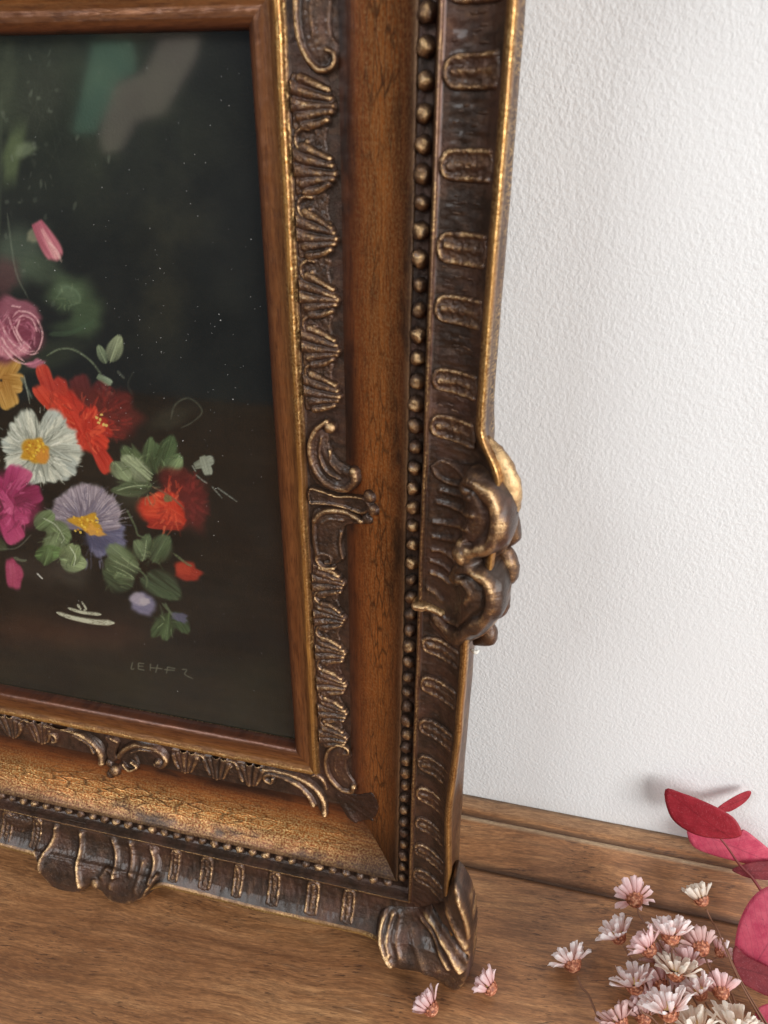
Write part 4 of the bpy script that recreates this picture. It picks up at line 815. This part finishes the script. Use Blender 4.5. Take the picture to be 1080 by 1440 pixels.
    for p_ in ([(192, 798), (206, 812), (206, 826)], [(228, 848), (240, 862), (250, 872)], [(178, 716), (190, 740), (194, 752), (204, 756)], [(232, 848), (238, 858), (246, 868)]): line(p_, 3, 2.4, (92, 108, 76), .8)
    blob(200, 848, 22, 15, 25, (116, 112, 142), .35, 1, 12); blob(196, 842, 14, 9, 20, (164, 154, 172), .4, .9, 12); blob(204, 846, 8, 6, 0, (182, 172, 182), .4, .8); blob(253, 868, 12, 7, 20, (86, 86, 116), .4, .9, 8)
    for gx, gy in ((190, 655), (225, 640), (80, 755), (95, 780), (175, 800), (215, 780), (235, 875), (95, 420), (205, 690), (160, 815)):
        dabs(gx, gy, 2, 15, 16, [(120, 140, 96), (84, 104, 68), (150, 166, 124), (60, 78, 48)], 13, 2.2, 0, 360, .9, .4, .5)
    # pale glints on the vase
    line([(80, 861), (100, 868), (130, 874), (160, 876)], 5, 9, (196, 196, 172), 1, .35, .25); line([(96, 855), (116, 861), (142, 864)], 4, 5, (188, 188, 164), 1, .35, .25); line([(109, 850), (114, 857)], 4, 3, (188, 188, 166), .95); line([(115, 846), (121, 856), (118, 858)], 2.5, 3, (188, 188, 166), .95)
    # signature
    sc = (104, 104, 88); o_ = 160; k_ = 1/7.71
    G = lambda pts: [(o_+a*k_, 910+b*k_) for a, b in pts]
    for s_ in ([(206, 160), (190, 232), (222, 236)], [(268, 170), (266, 236)], [(268, 172), (330, 178)], [(266, 204), (322, 208)], [(266, 236), (334, 250)], [(398, 180), (396, 256)], [(476, 190), (454, 276)], [(396, 222), (476, 228), (530, 236)], [(584, 214), (572, 284)], [(584, 214), (668, 232)], [(548, 242), (664, 252)], [(740, 240), (790, 246), (772, 294), (856, 342)]):
        line(G(s_), 1.7, 1.4, sc, .8, .2, .15)
    # the half hidden to the left
    for (fx, fy, c1, c2) in ((-60, 600, (170, 170, 160), (214, 214, 200)), (-70, 470, (160, 110, 50), (206, 156, 80)), (-50, 760, (150, 50, 60), (190, 80, 90)), (-120, 540, (130, 30, 24), (190, 50, 34))):
        for a_ in range(0, 360, 45): petal(fx, fy, a_+10, 48, 36, c1, c2, 1, 20)
        blob(fx, fy, 12, 11, 0, (200, 150, 40), .3)
    for q in range(30): leaf(random.uniform(-200, -20), random.uniform(380, 860), random.uniform(0, 360), random.uniform(30, 50), 22, (84, 100, 66), .6)
    C *= (1+.07*(n3-.5))[:, None]; C = (C.mean(1, keepdims=True)*.13+C*.87)*.93*np.array([1.0, .99, .96]); C = s2l(np.clip(C, 0, 255))
    V = np.stack([Xg.ravel(), Yg.ravel(), zp+Hh*.9+.03*n3], 1)/1000
    me = mk_mesh('painting', V, grid_faces(len(ys), len(xs)), M_PT); cattr(me, 'paint', C)
    return me
part('painting', build_painting(), label='dark still life in oils of roses, poppies and daisies')
def box_mesh(name, x0, x1, y0, y1, z0, z1, mat):
    V = [(x, y, z) for x in (x0, x1) for y in (y0, y1) for z in (z0, z1)]; F = [(0, 1, 3, 2), (4, 6, 7, 5), (0, 4, 5, 1), (2, 3, 7, 6), (0, 2, 6, 4), (1, 5, 7, 3)]
    return mk_mesh(name, np.array(V)/1000, F, mat, False)
part('glass_pane', mk_mesh('glass_pane', np.array([(-OW-2.5, -2.5, -1.8), (2.5, -2.5, -1.8), (2.5, OH+2.5, -1.8), (-OW-2.5, OH+2.5, -1.8)])/1000, [(0, 1, 2, 3)], M_GL, False))
part('backing_board', box_mesh('backing_board', -OW-3, 3, -3, OH+3, -9, -6, M_BACK))
# unseen glowing panels, added and shaped to give the reflections in the glass
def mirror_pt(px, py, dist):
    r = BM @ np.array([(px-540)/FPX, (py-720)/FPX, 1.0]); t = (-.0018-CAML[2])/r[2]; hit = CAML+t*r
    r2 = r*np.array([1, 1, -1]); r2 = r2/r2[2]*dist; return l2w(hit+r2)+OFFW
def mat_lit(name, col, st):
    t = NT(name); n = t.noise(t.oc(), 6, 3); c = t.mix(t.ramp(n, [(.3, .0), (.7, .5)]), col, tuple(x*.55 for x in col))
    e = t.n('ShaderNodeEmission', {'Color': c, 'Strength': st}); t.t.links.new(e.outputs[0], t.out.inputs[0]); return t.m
wd = bpy.data.objects.new('glow_panels', None); COL.objects.link(wd); wd.location = mirror_pt(180, 150, 1.1); wd.empty_display_size = .05
tagit(wd, 'unseen glowing panels added for the reflections in the picture glass', 'glow_panels')
def add_panel(name, poly, m, dd):
    V = [mirror_pt(a, b, 1.1+dd)-np.array(wd.location) for a, b in poly]; me = mk_mesh(name, np.array(V), [tuple(range(len(V)))], m, False)
    o = put(name, me, wd); md = o.modifiers.new('thick', 'SOLIDIFY'); md.thickness = .01; md.offset = 0
add_panel('glow_panel', [(133, 62), (185, 60), (190, 100), (160, 118), (150, 150), (132, 187), (104, 188)], mat_lit('green_glow', (.30, .58, .42), 2.3), .0)
add_panel('glow_panel', [(228, 56), (280, 54), (272, 84), (228, 160), (190, 170), (168, 210), (148, 216), (142, 190), (158, 122), (206, 100)], mat_lit('beige_glow', (.66, .56, .46), 2.3), .03)
add_panel('glow_panel', [(150, 30), (290, 28), (281, 52), (140, 56)], mat_lit('beige_glow', (.66, .55, .45), .5), .06)
# dust on the glass
V = []; F = []
for q in range(260):
    if q < 180: x_, y_ = random.uniform(-110, -3), random.gauss(210, 60)
    else: x_, y_ = random.uniform(-190, -3), random.uniform(3, OH-3)
    if not (2 < y_ < OH-2): continue
    r_ = random.uniform(.05, .13) if random.random() < .93 else random.uniform(.14, .24); b0 = len(V)
    for k in range(5): a_ = k*1.2566+random.uniform(-.3, .3); V.append((x_+math.cos(a_)*r_, y_+math.sin(a_)*r_, -1.72))
    V.append((x_, y_, -1.72+r_*.8))
    for k in range(5): F.append((b0+k, b0+(k+1) % 5, b0+5))
part('dust', mk_mesh('dust', np.array(V)/1000, F, M_DUST, False), kind='stuff')

exec_flowers = True
# ------------------------------------------------------------------ dried flowers
PETM = [mat_petal('petal_white', (.80, .44, .38), (.95, .88, .87)), mat_petal('petal_pink', (.74, .34, .30), (.92, .72, .72)), mat_petal('petal_cream', (.74, .54, .40), (.93, .87, .77)), mat_petal('petal_dusky', (.55, .26, .22), (.76, .55, .52))]
def mat_calyx():
    t = NT('rust_calyx'); oc = t.oc(); n = t.noise(oc, 500, 4)
    c = t.ramp(n, [(.32, (.12, .03, .015)), (.5, (.40, .12, .055)), (.68, (.80, .42, .25))]); t.bsdf(Base_Color=c, Roughness=.6, Normal=t.bump(n, .6, .0005)); return t.m
M_CAL = mat_calyx(); M_STEM = mat_simple('dry_stem', (.22, .10, .055), .6); M_SEED = mat_simple('yellow_disc', (.62, .42, .16), .7)
def petal_mesh(mat, ln, wd, curl, cup, sd=0):
    nu, nv = 9, 7; V = []; al = []
    for i in range(nu):
        u = i/(nu-1); w_ = wd*(.30+.70*math.sin(min(1, u*1.02)*PI*.62)**1.1)*(1 if u < .8 else math.sqrt(max(0, 1-((u-.8)/.205)**2)))
        w_ = max(w_, .12*wd if i == nu-1 else w_)
        for j in range(nv):
            v = j/(nv-1)*2-1
            V.append((v*w_/2*(1+.18*(vn(u*3+sd, v*2, 3)-.5))+.8*(vn(u*2+sd*3, 1, 2)-.5)*u, u*ln*(1-.06*v*v*(u > .9)), curl*u*u*ln + cup*(v*v)*w_*.5+u*1.5*(vn(u*3+sd*2, v*1.6+5, 4)-.5)+.16*math.cos(v*7)*u)); al.append(u)
    me = mk_mesh('petal', np.array(V)/1000, grid_faces(nu, nv), mat); fattr(me, 'along', al); return me
PET = [[petal_mesh(m, 8.7, 2.8+.5*(k % 2), c, .2+.12*k, k*3.7) for k, c in enumerate((.10, .24, -.08, .16, .0, .32))] for m in PETM]
def calyx_mesh():
    V = []; F = []; ns = 14; prof_ = [(.6, -4.8), (1.6, -4.4), (2.8, -3.2), (3.7, -1.6), (4.0, .2), (3.8, 1.4), (3.0, 1.8)]
    for r_, z_ in prof_:
        for k in range(ns): a_ = 2*PI*k/ns; q = r_*(1+.08*math.cos(a_*7+z_*3)); V.append((q*math.cos(a_), q*math.sin(a_), z_))
    for i in range(len(prof_)-1):
        for k in range(ns): F.append((i*ns+k, i*ns+(k+1) % ns, (i+1)*ns+(k+1) % ns, (i+1)*ns+k))
    F.append(tuple(range(ns))[::-1])
    # overlapping papery bracts
    for ring, (r0, z0, tilt, n_) in enumerate(((2.2, -3.9, .50, 9), (3.1, -2.6, .62, 11), (3.7, -1.0, .8, 12))):
        for k in range(n_):
            a_ = 2*PI*(k+.5*ring)/n_; ca, sa = math.cos(a_), math.sin(a_); b0 = len(V)
            for (t_, h_, o_) in ((-1, 0, .1), (1, 0, .1), (1.1, 1.4, .55), (0, 3.0, 1.2), (-1.1, 1.4, .55)):
                rr = r0+o_*tilt; V.append((rr*ca-t_*.85*sa, rr*sa+t_*.85*ca, z0+h_))
            F.append(tuple(range(b0, b0+5)))
    return mk_mesh('calyx', np.array(V)/1000, F, M_CAL)
CAL = calyx_mesh()
def disc_mesh():
    V = []; F = []; ns = 12
    for i, (r_, z_) in enumerate(((3.1, 1.6), (2.6, 2.6), (1.6, 3.2), (.3, 3.4))):
        for k in range(ns): a_ = 2*PI*k/ns; V.append((r_*math.cos(a_), r_*math.sin(a_), z_+.35*((k+i) % 2)))
    for i in range(3):
        for k in range(ns): F.append((i*ns+k, i*ns+(k+1) % ns, (i+1)*ns+(k+1) % ns, (i+1)*ns+k))
    F.append(tuple(range(36, 48))); return mk_mesh('disc', np.array(V)/1000, F, M_SEED)
DISC = disc_mesh()
def tube(name, pts, r0, r1, mat, ns=6):
    P = [Vector(p) for p in pts]; V = []; F = []
    C = []
    for i in range(len(P)-1):
        a = P[max(0, i-1)]; b = P[i]; c = P[i+1]; d = P[min(len(P)-1, i+2)]
        for u in (0, .25, .5, .75): C.append(.5*((2*b)+(c-a)*u+(2*a-5*b+4*c-d)*u*u+(3*b-a-3*c+d)*u**3))
    C.append(P[-1]); n = len(C)
    for i, c in enumerate(C):
        t = (C[min(i+1, n-1)]-C[max(i-1, 0)]).normalized(); a = t.orthogonal().normalized(); b = t.cross(a); r_ = r0+(r1-r0)*i/(n-1)
        if i: # keep frame stable
            a = (pa-t*pa.dot(t)).normalized(); b = t.cross(a)
        pa = a
        for k in range(ns): th = 2*PI*k/ns; V.append(c+a*math.cos(th)*r_+b*math.sin(th)*r_)
    for i in range(n-1):
        for k in range(ns): F.append((i*ns+k, i*ns+(k+1) % ns, (i+1)*ns+(k+1) % ns, (i+1)*ns+k))
    F.append(tuple(range(ns))[::-1]); F.append(tuple(range((n-1)*ns, n*ns)))
    return mk_mesh(name, np.array([tuple(v) for v in V]), F, mat)
def cam_dir(sx, sy, toward):      # direction given as right / up in the picture and towards the viewer
    v = Vector(cx_)*sx+Vector(cy_)*sy+Vector(cz_)*toward; return v.normalized()
G_FL = 'dried star flowers strewn on the shelf'
def flower(px, py, h, axis, mi, label, size=1.0, open_=(62, 40), n=(15, 12), stem=None, disc=True):
    p = on_z(px, py, h); r = bpy.data.objects.new('dried_flower', None); COL.objects.link(r); r.empty_display_size = .005
    r.location = p; ax = cam_dir(axis[0], axis[1], axis[2]-.42); r.rotation_mode = 'QUATERNION'; r.rotation_quaternion = ax.to_track_quat('Z', 'Y') @ Matrix.Rotation(random.uniform(0, 6.28), 3, 'Z').to_quaternion(); r.scale = (size*1.0,)*3
    tagit(r, label, 'flower', G_FL)
    cl = put('calyx', CAL, r); cl.scale = (1.0, 1.0, .68)
    if disc: put('disc', DISC, r)
    for ring, (op, cnt) in enumerate(zip(open_, n)):
        for k in range(cnt):
            a = 2*PI*(k+.5*ring)/cnt+random.uniform(-.1, .1); o = put('petal', random.choice(PET[mi]), r)
            el = math.radians(90-op+random.uniform(-11, 11))   # elevation above disc plane
            out = Vector((math.cos(a), math.sin(a), 0)); yv = out*math.cos(el)+Vector((0, 0, 1))*math.sin(el)
            zv = -out*math.sin(el)+Vector((0, 0, 1))*math.cos(el); xv = yv.cross(zv); roll = random.uniform(-.25, .25)
            xv2 = xv*math.cos(roll)+zv*math.sin(roll); zv2 = xv2.cross(yv)
            m = Matrix((xv2, yv, zv2)).transposed().to_4x4(); m.translation = out*(.0030-.0006*ring)+Vector((0, 0, .0006+.0007*ring))
            s = random.uniform(.84, 1.08)*(1-.1*ring); o.matrix_basis = m @ Matrix.Diagonal((s*random.uniform(.85, 1.15), s, s, 1))
    if stem:
        base = Vector(p)-ax*.0045*size; pts = [base, base-ax*.006]+[on_z(a, b, c) for a, b, c in stem]
        inv = Matrix.LocRotScale(r.location, r.rotation_quaternion, r.scale).inverted()
        st = put('stem', tube('stem', [inv @ q for q in pts], .00048/size, .00062/size, M_STEM), r)
    return r
FL = [
 (607, 1419, .0065, (-.45, .35, .1), 1, 'pink loose flower head lying nearest the foot of the frame', 1.0, (48, 30), (13, 10), None),
 (690, 1390, .0065, (-.75, .62, .0), 1, 'loose flower head on its side right of the frame foot, petals to upper left', .98, (58, 35), (12, 9), None),
 (806, 1357, .011, (-.28, .75, -.45), 0, 'single white and pink flower with rust calyx and thin stem, left of the bunch', 1.12, (76, 48), (15, 12), [(828, 1400, .010), (846, 1440, .008), (900, 1530, .004)]),
 (893, 1266, .024, (.05, .45, -.75), 1, 'faded pink flower with brown middle at the top left of the bunch', 1.1, (72, 50), (14, 10), [(930, 1330, .022), (985, 1420, .012), (1050, 1530, .004)]),
 (987, 1266, .022, (-.30, .85, -.15), 2, 'cream cup shaped flower on a long thin stem at the top of the bunch', 1.0, (44, 28), (13, 10), [(1010, 1310, .022), (1040, 1380, .016), (1080, 1450, .008), (1120, 1520, .004)]),
 (870, 1318, .020, (-.45, .80, .15), 0, 'bright white flower at the left edge of the bunch', 1.05, (70, 42), (15, 12), [(900, 1370, .016), (950, 1450, .008), (990, 1530, .004)]),
 (913, 1336, .027, (-.55, .62, -.1), 1, 'pink flower with glowing orange calyx left of the bunch middle', 1.05, (62, 38), (15, 11), [(940, 1380, .020), (960, 1440, .010), (1000, 1530, .004)]),
 (943, 1318, .030, (.05, .85, .05), 0, 'large white and pink flower with orange calyx in the bunch middle', 1.15, (66, 40), (16, 13), [(955, 1360, .024), (962, 1410, .014), (1000, 1530, .005)]),
 (986, 1334, .020, (-.05, .55, -.7), 3, 'dusky mauve flower seen from behind right of the bunch middle', 1.1, (66, 44), (14, 10), [(1010, 1390, .014), (1040, 1450, .008), (1090, 1530, .004)]),
 (1012, 1340, .012, (.6, .5, .1), 1, 'small half open flower at the right edge of the bunch', .7, (60, 40), (11, 8), [(1030, 1400, .008), (1060, 1500, .004)]),
 (950, 1370, .024, (.15, .80, .2), 2, 'white flower with dark brown calyx just below the bunch middle', 1.12, (74, 50), (16, 13), [(965, 1420, .014), (1000, 1530, .004)]),
 (893, 1388, .020, (-.20, .85, .1), 0, 'white flower with wide spread petals at the lower left of the bunch', 1.12, (70, 42), (15, 12), [(925, 1440, .010), (980, 1530, .004)]),
 (932, 1386, .013, (-.1, .5, -.5), 1, 'shaded pink flower tucked under the others low in the bunch', 1.0, (66, 44), (14, 10), [(960, 1450, .006), (1000, 1530, .003)]),
 (940, 1424, .030, (-.18, .80, .15), 0, 'largest white flower with orange calyx at the front of the bunch', 1.25, (68, 38), (15, 12), [(960, 1470, .022), (1000, 1550, .008)]),
 (985, 1398, .022, (-.35, .65, .2), 0, 'small white flower right of the largest one', .92, (64, 40), (13, 11), [(1005, 1450, .012), (1040, 1530, .004)]),
 (1014, 1396, .018, (.15, .65, -.5), 1, 'pale pink flower with mauve underside low on the right of the bunch', 1.0, (66, 42), (14, 10), [(1040, 1450, .010), (1080, 1530, .004)]),
 (872, 1440, .014, (-.4, .65, -.2), 3, 'dusky flower cut by the lower picture edge at the left of the bunch', 1.05, (68, 44), (14, 10), [(900, 1480, .008), (940, 1560, .004)]),
 (912, 1408, .012, (-.7, .4, -.1), 1, 'pale pink flower peeping out left of the largest one', .95, (66, 44), (13, 9), [(935, 1450, .008), (970, 1530, .004)]),
 (980, 1450, .024, (-.15, .85, .1), 2, 'cream pink flower at the lower edge beside the largest one', 1.15, (64, 40), (15, 12), None),
 (1034, 1448, .026, (.1, .9, .25), 2, 'cream flower with yellowish base at the lower right corner of the bunch', 1.2, (66, 38), (15, 12), None),
 (930, 1352, .012, (-.3, .7, -.2), 3, 'shaded dusky flower deep in the bunch under the orange calyx ones', 1.0, (66, 44), (14, 9), None),
 (968, 1358, .012, (.3, .7, -.3), 1, 'shaded pink flower deep in the bunch beside the dusky mauve one', 1.0, (66, 44), (14, 9), None),
 (905, 1432, .008, (-.1, .7, -.3), 3, 'dark dusky flower low behind the largest one', 1.0, (66, 44), (14, 9), None),
 (958, 1402, .010, (.2, .8, -.3), 1, 'pinkish flower half hidden behind the largest one on its right', 1.0, (66, 44), (14, 9), None),
 (1052, 1478, .02, (.2, .8, .2), 0, 'white flower just below the picture at the lower right of the bunch', 1.0, (66, 40), (14, 11), None),
]
for a in FL: flower(*a)
M_BUD = PETM[0]
def bud(px, py, h, pts, label):
    p = on_z(px, py, h); me = tube('bud_head', [p, p+cam_dir(0, 1, .2)*.0015, p+cam_dir(.1, 1, .1)*.004], .0004, .0009, PETM[0], 8)
    fattr(me, 'along', np.ones(len(me.vertices))); r = bpy.data.objects.new('flower_bud', None); COL.objects.link(r); r.location = p; r.empty_display_size = .003
    a = put('bud_head', me, r); a.matrix_parent_inverse = Matrix.Translation(-p)
    b = put('stem', tube('stem', [p]+[on_z(*q) for q in pts], .00035, .0005, M_STEM), r); b.matrix_parent_inverse = Matrix.Translation(-p); tagit(r, label, 'flower bud')
bud(1022, 1333, .020, [(1035, 1365, .017), (1060, 1410, .012), (1110, 1490, .004)], 'tiny white bud on a thin stem next to the big pink leaf')
bud(1014, 1386, .020, [(1025, 1405, .014), (1045, 1450, .008), (1080, 1520, .003)], 'tiny white bud low on the right above the cream flower')

# ------------------------------------------------------------------ red eucalyptus leaves
LM = {'red': mat_leaf('leaf_crimson', (.36, .016, .030), (.50, .035, .055)), 'pink': mat_leaf('leaf_rose', (.62, .055, .125), (.76, .13, .20)), 'dark': mat_leaf('leaf_dark', (.22, .02, .03), (.32, .04, .05))}
br = bpy.data.objects.new('eucalyptus_sprig', None); COL.objects.link(br); br.location = on_z(1080, 1330, .0); br.empty_display_size = .01
tagit(br, 'sprig of dyed red eucalyptus leaves at the right edge by the wall', 'eucalyptus sprig')
def eleaf(poly, p0, nrm, mat, vein=None, cupk=.025, name='leaf'):
    n = Vector(nrm).normalized(); P = [on_plane(a, b, p0, n) for a, b in poly]
    # smooth outline
    out = []; m = len(P)
    for i in range(m):
        a, b, c, d = P[i-1], P[i], P[(i+1) % m], P[(i+2) % m]
        for u in (0, .25, .5, .75): out.append(.5*((2*b)+(c-a)*u+(2*a-5*b+4*c-d)*u*u+(3*b-a-3*c+d)*u**3))
    c0_ = sum(out, Vector())/len(out); V = []; F = []; K = 9; ve = []; no = len(out)
    vp = [on_plane(a, b, p0, n) for a, b in vein] if vein else None
    R = max((q-c0_).length for q in out)
    for k in range(1, K+1):
        for q in out:
            s = k/K; x_ = c0_+(q-c0_)*s; dd = (x_-c0_).length/R; x_ = x_ - n*(cupk*R*dd*dd) + n*(.14*R*(vn(x_.x*70, x_.z*70, 5)-.5)*dd); V.append(x_)
    V.append(c0_)
    for k in range(K-1):
        for i in range(no): F.append((k*no+i, k*no+(i+1) % no, (k+1)*no+(i+1) % no, (k+1)*no+i))
    for i in range(no): F.append((len(V)-1, (i+1) % no, i))
    base = br.location
    me = mk_mesh(name, np.array([tuple(v-base) for v in V]), F, mat)
    if vp is not None:
        vv = []
        for v in V:
            t = max(0, min(1, (v-vp[0]).dot(vp[1]-vp[0])/(vp[1]-vp[0]).length_squared)); vv.append(math.exp(-((v-vp[0]-(vp[1]-vp[0])*t).length/.0005)**2)*.8)
        fattr(me, 'vein', vv)
    else: fattr(me, 'vein', np.zeros(len(V)))
    ax_ = max((q-c0_ for q in out), key=lambda q: q.length).normalized(); sd_ = ax_.cross(n); nets = [c0_]
    fattr(me, 'leafu', [(v-c0_).dot(ax_) for v in V]); fattr(me, 'leafv', [(v-c0_).dot(sd_) for v in V])
    o = put(name, me, br); md = o.modifiers.new('thick', 'SOLIDIFY'); md.thickness = .00018; md.offset = 0; return o
pA = on_y(990, 1145, .088)
eleaf([(935, 1112), (962, 1117), (1000, 1132), (1030, 1150), (1042, 1168), (1040, 1178), (1018, 1180), (985, 1176), (955, 1163), (940, 1145)], pA, (-.25, -1, .15), LM['red'], [(1000, 1165), (1042, 1178)])
eleaf([(1008, 1138), (1030, 1122), (1052, 1112), (1056, 1116), (1048, 1128), (1030, 1140), (1020, 1142)], on_y(1030, 1128, .098), (.2, -1, .3), LM['red'])
eleaf([(967, 1168), (985, 1176), (1018, 1180), (1040, 1176), (1045, 1166), (1070, 1184), (1100, 1210), (1110, 1222), (1085, 1222), (1040, 1212), (1000, 1202), (975, 1192)], on_y(1020, 1190, .093), (.1, -1, .45), LM['pink'])
eleaf([(905, 1208), (950, 1216), (1000, 1236), (1040, 1262), (1052, 1276), (1020, 1272), (975, 1250), (930, 1228)], on_z(985, 1243, .0085), (0, -.55, .83), LM['dark'], None, .01)  # leaf shape added for the dark red ghost reflection on the lip
eleaf([(1030, 1222), (1060, 1212), (1100, 1212), (1120, 1225), (1100, 1238), (1060, 1236), (1040, 1230)], on_y(1070, 1225, .086), (0, -.6, 1), LM['dark'])
eleaf([(1085, 1246), (1058, 1262), (1040, 1295), (1033, 1330), (1034, 1356), (1050, 1375), (1080, 1392), (1120, 1390), (1150, 1350), (1150, 1290), (1125, 1250)], on_z(1060, 1330, .022), (-.35, -.75, .75), LM['pink'], None, .12)
eleaf([(1034, 1330), (1030, 1352), (1036, 1375), (1060, 1392), (1090, 1402), (1110, 1380), (1080, 1360), (1050, 1345)], on_z(1050, 1365, .017), (-.2, -.5, .9), LM['dark'])
eleaf([(1062, 1425), (1078, 1412), (1110, 1415), (1120, 1450), (1095, 1462), (1070, 1450)], on_z(1085, 1435, .01), (-.1, -.6, .9), LM['pink'])
stm = tube('stem', [on_y(1001, 1165, .0875)-br.location, on_y(1022, 1190, .086)-br.location, on_y(1040, 1216, .083)-br.location, on_y(1062, 1240, .080)-br.location, on_z(1095, 1300, .012)-br.location, on_z(1130, 1420, .006)-br.location], .0005, .0011, mat_simple('red_stem', (.20, .03, .03), .6))
put('stem', stm, br)
